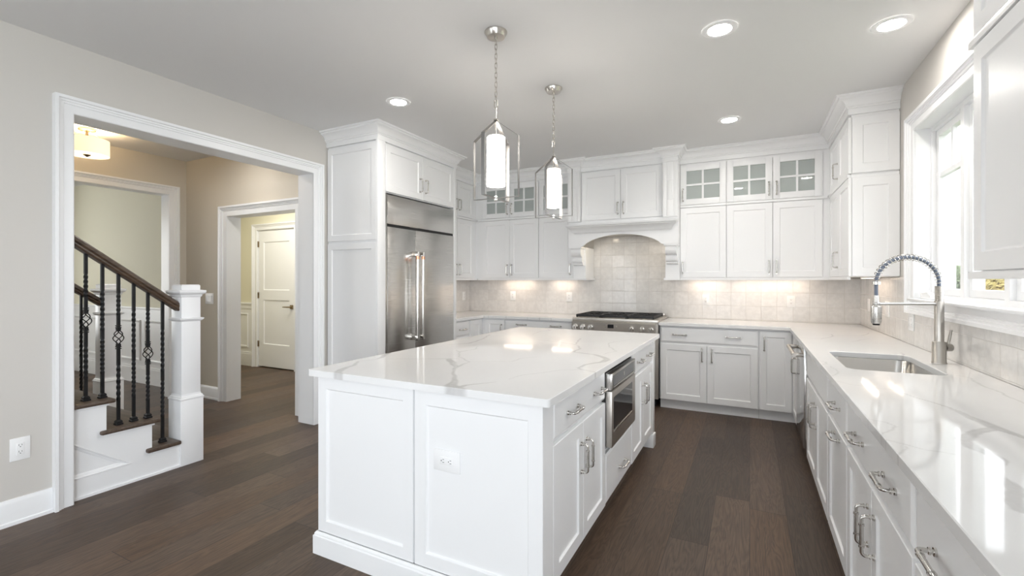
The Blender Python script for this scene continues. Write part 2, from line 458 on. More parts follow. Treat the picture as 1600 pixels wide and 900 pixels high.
        for i in range(n if closed else n-1):
            a, b = rings[i], rings[(i+1) % n]
            for j in range(k if close_prof else k-1):
                fs.append(s.bm.faces.new((a[j], a[(j+1) % k], b[(j+1) % k], b[j])))
        if not closed:
            fs.append(s.bm.faces.new(rings[0])); fs.append(s.bm.faces.new(rings[-1]))
        bmesh.ops.recalc_face_normals(s.bm, faces=fs)
        s._tag(n0); return s
    def mesh(s, name, mats, shift=None, smooth=32):
        me = bpy.data.meshes.new(name)
        if shift is not None:
            bmesh.ops.translate(s.bm, verts=s.bm.verts, vec=shift)
        s.bm.to_mesh(me); s.bm.free()
        for m in (mats if isinstance(mats, (list, tuple)) else [mats]): me.materials.append(m)
        if smooth:
            me.shade_smooth(); me.set_sharp_from_angle(angle=math.radians(smooth))
        return me

def link(name, me, parent=None, loc=(0, 0, 0), rot=(0, 0, 0)):
    o = bpy.data.objects.new(name, me); COL.objects.link(o)
    o.location = loc; o.rotation_euler = rot
    if parent: o.parent = parent
    return o
def world_loc(o):
    v = Vector((0, 0, 0))
    while o: v += o.location; o = o.parent
    return v
def part(name, mb, mats, parent, smooth=32):
    """mesh given in world coordinates, under an unrotated parent"""
    return link(name, mb.mesh(name, mats, -world_loc(parent), smooth), parent)
def lpart(name, mb, mats, parent, loc=(0, 0, 0), rot=(0, 0, 0), smooth=32):
    """mesh given in the part's own coordinates"""
    return link(name, mb.mesh(name, mats, None, smooth), parent, loc, rot)
def single(name, mb, mats, label=None, cat=None, group=None, kind=None, smooth=32):
    me = mb.mesh(name, mats, None, smooth)
    c = [v.co for v in me.vertices]
    x = (min(p.x for p in c) + max(p.x for p in c)) / 2; y = (min(p.y for p in c) + max(p.y for p in c)) / 2; z = min(p.z for p in c)
    me.transform(Matrix.Translation((-x, -y, -z)))
    o = link(name, me, None, (x, y, z))
    return tag(o, label, cat, group, kind)
def tag(o, label=None, cat=None, group=None, kind=None):
    if label: o['label'] = label
    if cat: o['category'] = cat
    if group: o['group'] = group
    if kind: o['kind'] = kind
    return o
def thing(name, label, cat, loc=(0, 0, 0), rz=0.0, group=None):
    o = bpy.data.objects.new(name, None); COL.objects.link(o)
    o.empty_display_size = 0.1
    o.location = loc; o.rotation_euler = (0, 0, rz)
    return tag(o, label, cat, group)
def struct(name, mb, mats, smooth=32):
    return single(name, mb, mats, kind='structure', smooth=smooth)
def struct_w(name, mb, mats, smooth=32):
    """structure kept in world coordinates (materials use object space)"""
    o = link(name, mb.mesh(name, mats, None, smooth)); o['kind'] = 'structure'; return o
def copy_tree(o, parent=None):
    c = o.copy(); COL.objects.link(c)
    if parent is not None: c.parent = parent
    for ch in list(o.children): copy_tree(ch, c)
    return c

# ------------------------------------------------------------------ dimensions
CEIL = 2.743
XL, XR, YB, YR = -3.60, 0.985, 5.68, -8.50       # kitchen: left wall, right wall, back wall, rear wall
CT, CB = 0.903, 0.873                            # worktop top / underside
HX, HY = -5.93, 3.13                             # hall: far wall face, side wall face
ZUP = lambda x, y, h: (x, y, h)

# ------------------------------------------------------------------ setting: shell
mb = MB(); mb.box(-10.0, 1.25, YR - 0.2, 5.9, -0.12, 0.0)
struct_w('floor', mb, M_FLOOR, 0)
mb = MB(); mb.box(-10.0, 1.25, YR - 0.2, 5.9, CEIL, CEIL + 0.12)
struct_w('ceiling', mb, M_CEIL, 0)

# left wall with the wide cased opening (y 1.275..2.985, up to 2.33)
OY0, OY1, OZ = 1.275, 2.985, 2.33
mb = MB()
LY0, LY1 = -4.6, -2.2                            # opening invented for the left fill, unseen behind the camera
mb.box(XL - 0.19, XL, YR, LY0, 0, CEIL); mb.box(XL - 0.19, XL, LY1, OY0 - 0.012, 0, CEIL); mb.box(XL - 0.19, XL, LY0, LY1, 0, 0.6); mb.box(XL - 0.19, XL, LY0, LY1, 2.35, CEIL)
mb.box(XL - 0.19, XL, OY1 + 0.012, YB + 0.12, 0, CEIL)
mb.box(XL - 0.19, XL, OY0 - 0.012, OY1 + 0.012, OZ + 0.012, CEIL)
struct_w('wall_left', mb, M_WALL, 0)
mb = MB(); mb.box(XL, XR + 0.2, YB, YB + 0.12, 0, CEIL)
struct_w('wall_back', mb, M_WALL, 0)

# right wall with the window opening
WY0, WY1, WZ0, WZ1 = 2.45, 3.985, 1.215, 2.343
SY0, SY1, SZ0, SZ1 = -6.8, -4.2, 0.6, 2.35  # first opening in y is invented for the side fill, out of view
TY0, TY1 = -2.6, -0.7        # opening invented for the near fill, unseen behind the camera
mb = MB()
mb.box(XR, XR + 0.2, YR, SY0, 0, CEIL); mb.box(XR, XR + 0.2, SY1, TY0, 0, CEIL); mb.box(XR, XR + 0.2, TY1, WY0 - 0.012, 0, CEIL)
mb.box(XR, XR + 0.2, TY0, TY1, 0, SZ0); mb.box(XR, XR + 0.2, TY0, TY1, SZ1, CEIL)
mb.box(XR, XR + 0.2, SY0, SY1, 0, SZ0); mb.box(XR, XR + 0.2, SY0, SY1, SZ1, CEIL)
mb.box(XR, XR + 0.2, WY1 + 0.012, YB, 0, CEIL)
mb.box(XR, XR + 0.2, WY0 - 0.012, WY1 + 0.012, 0, WZ0 - 0.012)
mb.box(XR, XR + 0.2, WY0 - 0.012, WY1 + 0.012, WZ1 + 0.012, CEIL)
struct_w('wall_right', mb, M_WALL, 0)
# rear wall; its unseen patio opening is invented for the rear fill
mb = MB()
mb.box(XL - 0.19, -2.00, YR - 0.15, YR, 0, CEIL); mb.box(0.60, XR + 0.2, YR - 0.15, YR, 0, CEIL)
mb.box(-2.00, 0.60, YR - 0.15, YR, 2.42, CEIL)
struct_w('wall_rear', mb, M_WALL, 0)
mb = MB()
for x in (-2.00, -0.74, 0.52): mb.box(x, x + 0.08, YR - 0.11, YR - 0.04, 0.06, 2.34)
mb.box(-2.00, 0.60, YR - 0.11, YR - 0.04, 2.34, 2.42); mb.box(-2.00, 0.60, YR - 0.11, YR - 0.04, 0, 0.06)
d2 = thing('added_door_2', None, None, (-0.7, YR - 0.07, 0)); d2['kind'] = 'structure'  # unseen glazed door, invented to go with the rear fill
part('frame', mb, M_TRIM, d2)
mb = MB(); mb.box(-1.95, 0.55, YR - 0.08, YR - 0.074, 0.05, 2.36); part('glass_pane', mb, M_GLASS, d2, 0)
mb = MB()
for y in (SY0, (SY0 + SY1) / 2 - 0.03, SY1 - 0.06): mb.box(XR + 0.06, XR + 0.13, y, y + 0.06, SZ0, SZ1)
mb.box(XR + 0.06, XR + 0.13, SY0, SY1, SZ0, SZ0 + 0.06); mb.box(XR + 0.06, XR + 0.13, SY0, SY1, SZ1 - 0.06, SZ1)
w4 = thing('added_window_4', None, None, (XR + 0.1, (TY0 + TY1) / 2, SZ0)); w4['kind'] = 'structure'  # unseen window, invented to go with the near fill
m4 = MB()
for y in (TY0, (TY0 + TY1) / 2 - 0.03, TY1 - 0.06): m4.box(XR + 0.06, XR + 0.13, y, y + 0.06, SZ0 + 0.06, SZ1 - 0.06)
m4.box(XR + 0.06, XR + 0.13, TY0, TY1, SZ0, SZ0 + 0.06); m4.box(XR + 0.06, XR + 0.13, TY0, TY1, SZ1 - 0.06, SZ1)
part('frame', m4, M_TRIM, w4)
m4 = MB(); m4.box(XR + 0.09, XR + 0.096, TY0 + 0.05, TY1 - 0.05, SZ0 + 0.05, SZ1 - 0.05); part('glass_pane', m4, M_GLASS, w4, 0)
w5 = thing('added_window_5', None, None, (XL - 0.1, (LY0 + LY1) / 2, 0.6)); w5['kind'] = 'structure'  # unseen window, invented to go with the left fill
m4 = MB()
for y in (LY0, (LY0 + LY1) / 2 - 0.03, LY1 - 0.06): m4.box(XL - 0.13, XL - 0.06, y, y + 0.06, 0.66, 2.29)
m4.box(XL - 0.13, XL - 0.06, LY0, LY1, 0.6, 0.66); m4.box(XL - 0.13, XL - 0.06, LY0, LY1, 2.29, 2.35)
part('frame', m4, M_TRIM, w5)
m4 = MB(); m4.box(XL - 0.096, XL - 0.09, LY0 + 0.05, LY1 - 0.05, 0.65, 2.3); part('glass_pane', m4, M_GLASS, w5, 0)
w2 = thing('added_window_2', None, None, (XR + 0.1, (SY0 + SY1) / 2, SZ0)); w2['kind'] = 'structure'  # unseen window, invented to go with the side fill
part('frame', mb, M_TRIM, w2)
mb = MB(); mb.box(XR + 0.09, XR + 0.096, SY0 + 0.05, SY1 - 0.05, SZ0 + 0.05, SZ1 - 0.05); part('glass_pane', mb, M_GLASS, w2, 0)

# hall: far wall with cased opening to the dining room, side wall with light switch and opening
DY0, DY1, DZ = 0.4, 2.94, 2.32
mb = MB()
mb.box(HX - 0.15, HX, -1.6, DY0, 0, CEIL); mb.box(HX - 0.15, HX, DY1 + 0.012, HY, 0, CEIL)
mb.box(HX - 0.15, HX, DY0, DY1 + 0.012, DZ + 0.012, CEIL)
struct_w('wall_hall_far', mb, M_HALLWALL, 0)
PX0, PX1, PZ = -5.135, -4.02, 2.045
mb = MB()
mb.box(HX - 0.15, PX0 - 0.012, HY, HY + 0.15, 0, CEIL); mb.box(PX1 + 0.012, XL - 0.19, HY, HY + 0.15, 0, CEIL)
mb.box(PX0 - 0.012, PX1 + 0.012, HY, HY + 0.15, PZ + 0.012, CEIL)
struct_w('wall_hall_side', mb, M_HALLWALL, 0)
mb = MB(); mb.box(-9.6, XL - 0.19, -1.75, -1.6, 0, CEIL)
struct_w('wall_hall_near', mb, M_HALLWALL, 0)
mb = MB(); mb.box(-9.6, HX - 0.15, 3.20, 3.28, 0, CEIL)
struct_w('wall_dining_side', mb, M_DINING, 0)
mb = MB(); mb.box(-9.6, -9.5, -1.6, 3.2, 0, 0.5); mb.box(-9.6, -9.5, -1.6, 3.2, 2.5, CEIL); mb.box(-9.6, -9.5, -1.6, 0.2, 0.5, 2.5); mb.box(-9.6, -9.5, 2.2, 3.2, 0.5, 2.5)
struct_w('wall_dining_end', mb, M_DINING, 0)
mb = MB()
for y in (0.2, 1.17, 2.14): mb.box(-9.57, -9.53, y, y + 0.06, 0.5, 2.5)
mb.box(-9.57, -9.53, 0.2, 2.2, 0.5, 0.56); mb.box(-9.57, -9.53, 0.2, 2.2, 2.44, 2.5)
w3 = thing('added_window_3', None, None, (-9.55, 1.2, 0.5)); w3['kind'] = 'structure'  # unseen window, assumed so that the dining room gets light
part('frame', mb, M_TRIM, w3)
mb = MB(); mb.box(-9.552, -9.548, 0.25, 2.15, 0.55, 2.45); part('glass_pane', mb, M_GLASS, w3, 0)
EY = 4.614
mb = MB(); mb.box(-7.6, -6.805, EY, EY + 0.12, 0, CEIL); mb.box(-5.955, XL - 0.19, EY, EY + 0.12, 0, CEIL); mb.box(-6.805, -5.955, EY, EY + 0.12, 2.115, CEIL); mb.box(-6.805, -5.955, EY + 0.08, EY + 0.12, 0, 2.115)  # last box: unseen backing added to stop light leaking under the door
struct_w('wall_entry_side', mb, M_DINING, 0)
mb = MB(); mb.box(-7.7, -7.6, 3.28, EY + 0.12, 0, CEIL)
struct_w('wall_entry_end', mb, M_DINING, 0)

# ------------------------------------------------------------------ casings, jambs, baseboards
CASE = [(0, 0), (0, 0.010), (0.006, 0.014), (0.048, 0.014), (0.052, 0.021), (0.062, 0.022), (0.064, 0.029), (0.074, 0.030), (0.078, 0.041), (0.095, 0.041), (0.095, 0)]
def casing(mbx, path, mapf, closed=False, width=0.095):
    k = width / 0.095
    mbx.sweep2d([(o * k, h) for o, h in CASE], path, mapf, closed)
# opening in the left wall: path in (y, z); "left of path" must point away from the opening
mb = MB()
casing(mb, [(OY1, 0), (OY1, OZ), (OY0, OZ), (OY0, 0)][::-1], lambda a, b, h: (XL + h, a, b))
casing(mb, [(OY1, 0), (OY1, OZ), (OY0, OZ), (OY0, 0)][::-1], lambda a, b, h: (XL - 0.19 - h, a, b))
mb.box(XL - 0.192, XL + 0.002, OY0 - 0.012, OY0, 0, OZ); mb.box(XL - 0.192, XL + 0.002, OY1, OY1 + 0.012, 0, OZ)
mb.box(XL - 0.192, XL + 0.002, OY0 - 0.012, OY1 + 0.012, OZ, OZ + 0.012)
struct('trim_1', mb, M_TRIM)
mb = MB()
casing(mb, [(DY0, 0), (DY0, DZ), (DY1, DZ), (DY1, 0)], lambda a, b, h: (HX + h, a, b), width=0.10)
mb.box(HX - 0.152, HX + 0.002, DY1, DY1 + 0.012, 0, DZ); mb.box(HX - 0.152, HX + 0.002, DY0, DY1 + 0.012, DZ, DZ + 0.012)
struct('trim_2', mb, M_TRIM)
mb = MB()
casing(mb, [(PX0, 0), (PX0, PZ), (PX1, PZ), (PX1, 0)], lambda a, b, h: (a, HY - h, b), width=0.11)
mb.box(PX0 - 0.012, PX0, HY - 0.002, HY + 0.152, 0, PZ); mb.box(PX1, PX1 + 0.012, HY - 0.002, HY + 0.152, 0, PZ)
mb.box(PX0 - 0.012, PX1 + 0.012, HY - 0.002, HY + 0.152, PZ, PZ + 0.012)
struct('trim_3', mb, M_TRIM)
BASE = [(0, 0), (0.022, 0), (0.022, 0.018), (0.015, 0.022), (0.014, 0.118), (0.010, 0.128), (0.006, 0.140), (0, 0.140)]
def baseboard(name, path):
    m = MB(); m.sweep2d(BASE, path, ZUP); struct(name, m, M_TRIM)
baseboard('baseboard_left', [(XL, OY0 - 0.096), (XL, YR)][::1])
baseboard('baseboard_hall_side', [(PX0 - 0.113, HY), (HX, HY), (HX, DY1 + 0.104)][::1])
# wainscot: chair rail, base and picture-frame mouldings
def wainscot(name, x0, x1, y, frames, base=0.19):
    m = MB()
    m.box(x0, x1, y - 0.006, y - 0.0005, 0, 0.99)
    m.box(x0, x1, y - 0.020, y - 0.006, 0, base); m.box(x0, x1, y - 0.014, y - 0.006, base, base + 0.025)
    m.box(x0, x1, y - 0.030, y - 0.0005, 0.965, 0.992, 0.004); m.box(x0, x1, y - 0.016, y - 0.006, 0.90, 0.965)
    fr = [(0, 0.006), (0.004, 0.022), (0.014, 0.020), (0.026, 0.011), (0.030, 0.006)]
    for a, b in frames:
        m.sweep2d(fr, [(a, 0.29), (b, 0.29), (b, 0.82), (a, 0.82)], lambda p, q, h: (p, y - h, q), True)
    struct(name, m, M_TRIM)
wainscot('trim_4', -9.5, HX - 0.152, 3.20, [(-9.3, -8.25), (-8.1, -7.10), (-6.98, -6.20)])
wainscot('trim_5', -7.6, -6.91, EY, [(-7.5, -7.02)])

# hall door: two recessed panels, lever, three hinges
mb = MB()
casing(mb, [(-6.805, 0), (-6.805, 2.115), (-5.955, 2.115), (-5.955, 0)], lambda a, b, h: (a, EY - h, b), width=0.09)
mb.box(-6.805, -6.797, EY - 0.001, EY + 0.12, 0, 2.115); mb.box(-5.963, -5.955, EY - 0.001, EY + 0.12, 0, 2.115); mb.box(-6.805, -5.955, EY - 0.001, EY + 0.12, 2.107, 2.115)
struct('trim_6', mb, M_TRIM)
d1 = thing('door_1', None, None, (-6.38, EY + 0.01, 0)); d1['kind'] = 'structure'
def panel_door(m, x0, x1, z0, z1, y, panels, t=0.035, rec=0.010, sl=0.012):
    """front skin towards -y with recessed panels stacked in z, closed slab behind"""
    zs = [z0]
    for a, b in panels: zs += [a, b]
    zs.append(z1)
    px0, px1 = x0 + 0.115, x1 - 0.115
    m.box(x0, x1, y + 0.012, y + t, z0, z1)
    m.box(x0, px0, y, y + 0.0121, z0, z1); m.box(px1, x1, y, y + 0.0121, z0, z1)
    for i in range(0, len(zs), 2): m.box(px0, px1, y, y + 0.0121, zs[i], zs[i+1])
    for a, b in panels:
        m.sweep2d([(0, 0.0003), (sl, 0.0119), (0, 0.0119)], [(px0, a), (px1, a), (px1, b), (px0, b)], lambda p, q, h: (p, y + h, q), True)
mb = MB(); panel_door(mb, -6.792, -5.968, 0.018, 2.102, EY + 0.012, [(0.36, 1.04), (1.19, 1.93)])
part('door_panel', mb, M_TRIM, d1)
for z in (0.36, 1.11, 1.90):
    m = MB(); m.lathe([(0.008, z - 0.045), (0.008, z + 0.045)], (-6.797, EY + 0.004, 0), 10); m.box(-6.797, -6.780, EY + 0.006, EY + 0.0115, z - 0.045, z + 0.045)
    part('hinge', m, M_BRASS, d1)
m = MB(); m.box(-6.055, -5.995, EY - 0.004, EY + 0.0115, 0.915, 0.975, 0.003); m.lathe([(0.011, EY - 0.045), (0.011, EY - 0.004)], (-6.025, 0, 0.945), 12, 'y')
m.tube([(-6.018, EY - 0.045, 0.945), (-6.10, EY - 0.047, 0.945), (-6.16, EY - 0.043, 0.943)], [0.011, 0.009, 0.007], 10)
part('door_lever', m, M_BRASS, d1)

# ------------------------------------------------------------------ window over the sink
w1 = thing('window_1', None, None, (1.08, (WY0 + WY1) / 2, WZ0)); w1['kind'] = 'structure'
m = MB()   # picture-frame casing on the room side
WC = [(0, 0), (0, 0.010), (0.006, 0.014), (0.048, 0.014), (0.052, 0.021), (0.062, 0.022), (0.064, 0.029), (0.074, 0.030), (0.078, 0.040), (0.096, 0.040), (0.096, 0)]
m.sweep2d(WC, [(WY0, WZ0), (WY0, WZ1), (WY1, WZ1), (WY1, WZ0)], lambda a, b, h: (XR - h, a, b), True)
part('casing', m, M_TRIM, w1)
m = MB()   # deep jamb lining and stool
m.box(XR - 0.003, 1.19, WY0 - 0.0115, WY0, WZ0, WZ1); m.box(XR - 0.003, 1.19, WY1, WY1 + 0.0115, WZ0, WZ1)
m.box(XR - 0.003, 1.19, WY0 - 0.0115, WY1 + 0.0115, WZ1, WZ1 + 0.0115); m.box(XR - 0.003, 1.19, WY0 - 0.0115, WY1 + 0.0115, WZ0 - 0.0115, WZ0)
m.box(XR - 0.045, XR + 0.01, WY0 - 0.02, WY1 + 0.02, WZ0 - 0.012, WZ0 + 0.004, 0.003)
part('jamb', m, M_TRIM, w1)
m = MB()   # frame with two mullions
FX0, FX1 = 1.062, 1.15
edges = [WY0, WY0 + 0.512, WY0 + 1.023, WY1]
m.box(FX0, FX1, WY0, WY0 + 0.022, WZ0 + 0.03, WZ1 - 0.03); m.box(FX0, FX1, WY1 - 0.022, WY1, WZ0 + 0.03, WZ1 - 0.03)
m.box(FX0, FX1, WY0, WY1, WZ1 - 0.03, WZ1); m.box(FX0, FX1, WY0, WY1, WZ0, WZ0 + 0.03)
for e in edges[1:3]: m.box(FX0, FX1, e - 0.025, e + 0.025, WZ0 + 0.03, WZ1 - 0.03)
part('frame', m, M_TRIM, w1)
for i in range(3):
    a, b = edges[i] + 0.026, edges[i+1] - 0.026
    z0, z1 = WZ0 + 0.031, WZ1 - 0.031
    m = MB(); sw = 0.042
    m.box(1.085, 1.125, a, a + sw, z0, z1); m.box(1.085, 1.125, b - sw, b, z0, z1)
    m.box(1.085, 1.125, a + sw, b - sw, z0, z0 + sw); m.box(1.085, 1.125, a + sw, b - sw, z1 - sw, z1)
    sash = part('sash', m, M_TRIM, w1)
    m = MB(); m.box(1.103, 1.107, a + sw, b - sw, z0 + sw, z1 - sw); part('glass_pane', m, M_GLASS, sash, 0)
    m = MB()
    m.box(1.092, 1.118, a + sw, b - sw, 2.005, 2.035)
    c = (a + b) / 2; m.box(1.094, 1.116, c - 0.011, c + 0.011, 2.035, z1 - sw)
    part('grille', m, M_TRIM, sash)

# outside the window: lawn and shrubby trees
mb = MB(); mb.box(1.4, 60, -20, 70, -0.75, -0.6)
tag(link('lawn', mb.mesh('lawn', M_LAWN, None, 0)), 'green lawn outside the kitchen window', 'lawn', None, 'stuff')
def tree(x, y, r, top, mat, label, seed):
    rnd = random.Random(seed)
    t = thing('tree', label, 'tree', (x, y, -0.6))
    m = MB(); m.tube([(x, y, -0.575), (x + 0.05, y, top * 0.4), (x, y + 0.08, top * 0.85)], [0.13, 0.09, 0.03], 8); part('trunk', m, M_BARK, t)
    m = MB()
    for k in range(15000):
        u = rnd.gauss(0, 1), rnd.gauss(0, 1), rnd.gauss(0, 1)
        n = math.sqrt(sum(q*q for q in u)) or 1
        rad = rnd.uniform(0.7, 1.0) * (1 + 0.14 * math.sin(5 * u[0] / n + seed) + 0.12 * math.sin(7 * u[2] / n))
        p = Vector((x + u[0]/n*r*rad, y + u[1]/n*r*rad, -0.35 + (top + 0.35) * (0.5 + 0.5 * u[2]/n*min(rad, 1.05))))
        a = Vector((rnd.uniform(-1, 1), rnd.uniform(-1, 1), rnd.uniform(-1, 1))).normalized(); b = a.orthogonal().normalized()
        s = rnd.uniform(0.045, 0.095)
        v = [m.bm.verts.new(p + a*s), m.bm.verts.new(p + b*s*0.6), m.bm.verts.new(p - a*s), m.bm.verts.new(p - b*s*0.6)]
        m.bm.faces.new(v)
    part('foliage', m, mat, t, 0)
tree(5.3, 22.4, 2.1, 2.75, M_LEAFG, 'tall green tree outside, seen through the far left window sash', 1)
tree(10.2, 27.5, 2.8, 2.9, M_LEAFG, 'broad green tree outside behind the yellowing tree', 2)
tree(6.62, 17.5, 1.2, 2.0, M_LEAFY, 'yellowing autumn tree outside, seen through the middle window sash', 3)

# ------------------------------------------------------------------ tile backsplashes
mb = MB()
mb.box(XL + 0.001, XR - 0.001, YB - 0.009, YB - 0.0005, CT + 0.001, 1.36)
mb.box(-1.744, -0.832, YB - 0.009, YB - 0.0005, 1.3605, 1.98)
o = tag(link('backsplash', mb.mesh('backsplash', M_TILEX, None, 0)), 'pale handmade square tile backsplash running behind the gas range', 'backsplash')
mb = MB()
mb.box(XR - 0.009, XR - 0.0005, 0.56, YB - 0.010, CT + 0.001, WZ0 - 0.098)
mb.box(XR - 0.009, XR - 0.0005, 0.56, WY0 - 0.099, WZ0 - 0.0975, 1.362); mb.box(XR - 0.009, XR - 0.0005, WY1 + 0.099, YB - 0.010, WZ0 - 0.0975, 1.362)
tag(link('backsplash', mb.mesh('backsplash', M_TILEY, None, 0)), 'pale glossy square tile backsplash under the window beside the faucet', 'backsplash')
mb = MB(); mb.box(XL + 0.0005, XL + 0.009, 4.41, YB - 0.010, CT + 0.001, 1.36)
tag(link('backsplash', mb.mesh('backsplash', M_TILEY, None, 0)), 'short tile backsplash return in the corner beside the refrigerator', 'backsplash')

# ------------------------------------------------------------------ cabinets
def mesh_cache(fn):
    d = {}
    def f(*a):
        if a not in d: d[a] = fn(*a)
        return d[a]
    return f
DT = 0.020
@mesh_cache
def door_mesh(w, h, sw=0.060, rec=0.009):
    """shaker door, lower left corner at the origin, back at y=0, face at y=-DT"""
    m = MB()
    def ring(ins, y): return [m.bm.verts.new(p) for p in ((ins, y, ins), (w-ins, y, ins), (w-ins, y, h-ins), (ins, y, h-ins))]
    R = [ring(0, 0), ring(0, -DT + 0.002), ring(0.002, -DT), ring(sw, -DT), ring(sw + 0.005, -DT + rec - 0.001), ring(sw + 0.008, -DT + rec)]
    fs = [m.bm.faces.new(R[0]), m.bm.faces.new(R[-1])]
    for a, b in zip(R, R[1:]):
        for i in range(4): fs.append(m.bm.faces.new((a[i], a[(i+1) % 4], b[(i+1) % 4], b[i])))
    bmesh.ops.recalc_face_normals(m.bm, faces=fs)
    return m.mesh('door', M_CAB, None, 9)
@mesh_cache
def drawer_mesh(w, h):
    m = MB()
    def ring(ins, y): return [m.bm.verts.new(p) for p in ((ins, y, ins), (w-ins, y, ins), (w-ins, y, h-ins), (ins, y, h-ins))]
    R = [ring(0, 0), ring(0, -DT + 0.007), ring(0.003, -DT + 0.005), ring(0.011, -DT + 0.001), ring(0.014, -DT)]
    fs = [m.bm.faces.new(R[0]), m.bm.faces.new(R[-1])]
    for a, b in zip(R, R[1:]):
        for i in range(4): fs.append(m.bm.faces.new((a[i], a[(i+1) % 4], b[(i+1) % 4], b[i])))
    bmesh.ops.recalc_face_normals(m.bm, faces=fs)
    return m.mesh('drawer', M_CAB, None, 9)
@mesh_cache
def glassdoor_mesh(w, h, sw=0.062):
    m = MB()
    m.box(0, sw, -DT, 0, 0, h, 0.0015); m.box(w - sw, w, -DT, 0, 0, h, 0.0015)
    m.box(sw, w - sw, -DT, 0, 0, sw, 0.001); m.box(sw, w - sw, -DT, 0, h - sw, h, 0.001)
    m.box(w/2 - 0.010, w/2 + 0.010, -DT + 0.002, -0.002, sw, h - sw); m.box(sw, w/2 - 0.010, -DT + 0.002, -0.002, h/2 - 0.010, h/2 + 0.010); m.box(w/2 + 0.010, w - sw, -DT + 0.002, -0.002, h/2 - 0.010, h/2 + 0.010)
    return m.mesh('glass_door', M_CAB, None, 25)
@mesh_cache
def pane_mesh(w, h, sw=0.062):
    m = MB(); m.box(sw, w - sw, -0.006, -0.003, sw, h - sw)
    return m.mesh('glass_pane', M_CABGLASS, None, 0)
@mesh_cache
def handle_mesh(vertical):
    """bow pull with round posts, ring collars and a grip sleeve; projects towards -y"""
    m = MB(); L, D, R = 0.064, 0.034, 0.012
    def V(s, y): return (0, y, s) if vertical else (s, y, 0)
    pts = [V(-L, 0.0), V(-L, -D + R)]
    for k in range(1, 5):
        a = k / 5 * PI / 2; pts.append(V(-L + R - R*math.cos(a), -D + R - R*math.sin(a)))
    pts.append(V(-L + R, -D)); pts.append(V(L - R, -D))
    for k in range(1, 5):
        a = k / 5 * PI / 2; pts.append(V(L - R + R*math.sin(a), -D + R - R*math.cos(a)))
    pts += [V(L, -D + R), V(L, 0.0)]
    m.tube(pts, 0.0052, 10)
    m.tube([V(-0.034, -D), V(0.034, -D)], 0.0062, 10)
    for s in (-0.035, 0.035): m.tube([V(s - 0.003, -D), V(s + 0.003, -D)], 0.0082, 12)
    for s in (-L, L):
        m.tube([V(s, 0.0), V(s, -0.005)], 0.0095, 14); m.tube([V(s, -0.010), V(s, -0.014)], 0.0078, 12)
    return m.mesh('handle', M_NICKEL if False else M_CHROME, None, 40)

def add_front(root, kind, x0, x1, z0, z1, handles=(), sw=0.060, yoff=0.0, name=None):
    w, h = round(x1 - x0, 4), round(z1 - z0, 4)
    if kind == 'door': me, nm = door_mesh(w, h, sw), 'door'
    elif kind == 'panel': me, nm = door_mesh(w, h, sw), 'end_panel'
    elif kind == 'glass': me, nm = glassdoor_mesh(w, h), 'glass_door'
    else: me, nm = drawer_mesh(w, h), ('false_drawer_front' if kind == 'false' else 'drawer')
    d = link(name or nm, me, root, (x0, DT + yoff, z0))
    if kind == 'glass': link('glass_pane', pane_mesh(w, h), d)
    for o, hx, hz in handles:
        link('handle', handle_mesh(o == 'v'), d, (hx - x0, -DT, hz - z0))
    return d

def base_cab(label, origin, rz, w, fronts, cat='cabinet', name='base_cabinet', depth=0.64, group=None, toe=True, bodies=None):
    """origin = front left corner on the floor, local +x along the front, local -y out of the front"""
    t = thing(name, label, cat, (origin[0], origin[1], 0), rz, group)
    m = MB()
    for (a, b, c, d_, z0, z1) in (bodies or [(0.0005, w - 0.0005, DT + 0.001, depth, 0.10, CB - 0.001)]): m.box(a, b, c, d_, z0, z1)
    lpart('body', m, M_CAB, t)
    if toe:
        m = MB(); m.box(0.0005, w - 0.0005, 0.065, 0.08, 0.0, 0.099); lpart('toe_kick', m, M_CAB, t)
    for f in fronts: add_front(t, *f)
    return t
R90 = PI / 2
FY = 5.03        # face of the base cabinets on the back wall
FXR = 0.355      # face of the base cabinets under the window
# back wall, right of the range
base_cab('white base cabinet with wide two-handled drawer over two doors, right of the gas range', (-0.842, FY), 0, 0.919,
    [('drawer', 0.010, 0.910, 0.700, 0.855, (('h', 0.20, 0.78), ('h', 0.70, 0.78))),
     ('door', 0.010, 0.4575, 0.104, 0.682, (('v', 0.415, 0.585),)), ('door', 0.4615, 0.910, 0.104, 0.682, (('v', 0.505, 0.585),))])
# corner cabinet with its two narrow leaves at right angles
t = base_cab('white corner base cabinet with two narrow full-height doors, in the right back corner', (0.0775, FY), 0, 0.9,
    [('door', 0.008, 0.272, 0.104, 0.855, (('v', 0.045, 0.735),), 0.055)], name='corner_base_cabinet',
    bodies=[(0.0005, 0.896, DT + 0.001, 0.64, 0.10, CB - 0.001), (0.30, 0.896, -0.459, DT + 0.0005, 0.10, CB - 0.001)], toe=False)
m = MB(); m.box(0.0005, 0.335, 0.065, 0.08, 0, 0.099); m.box(0.335, 0.35, -0.459, 0.08, 0, 0.099); lpart('toe_kick', m, M_CAB, t)
d = link('door', door_mesh(0.41, 0.751, 0.055), t, (0.2975, -0.020, 0.104), (0, 0, -R90))
link('handle', handle_mesh(True), d, (0.345, -DT, 0.50))
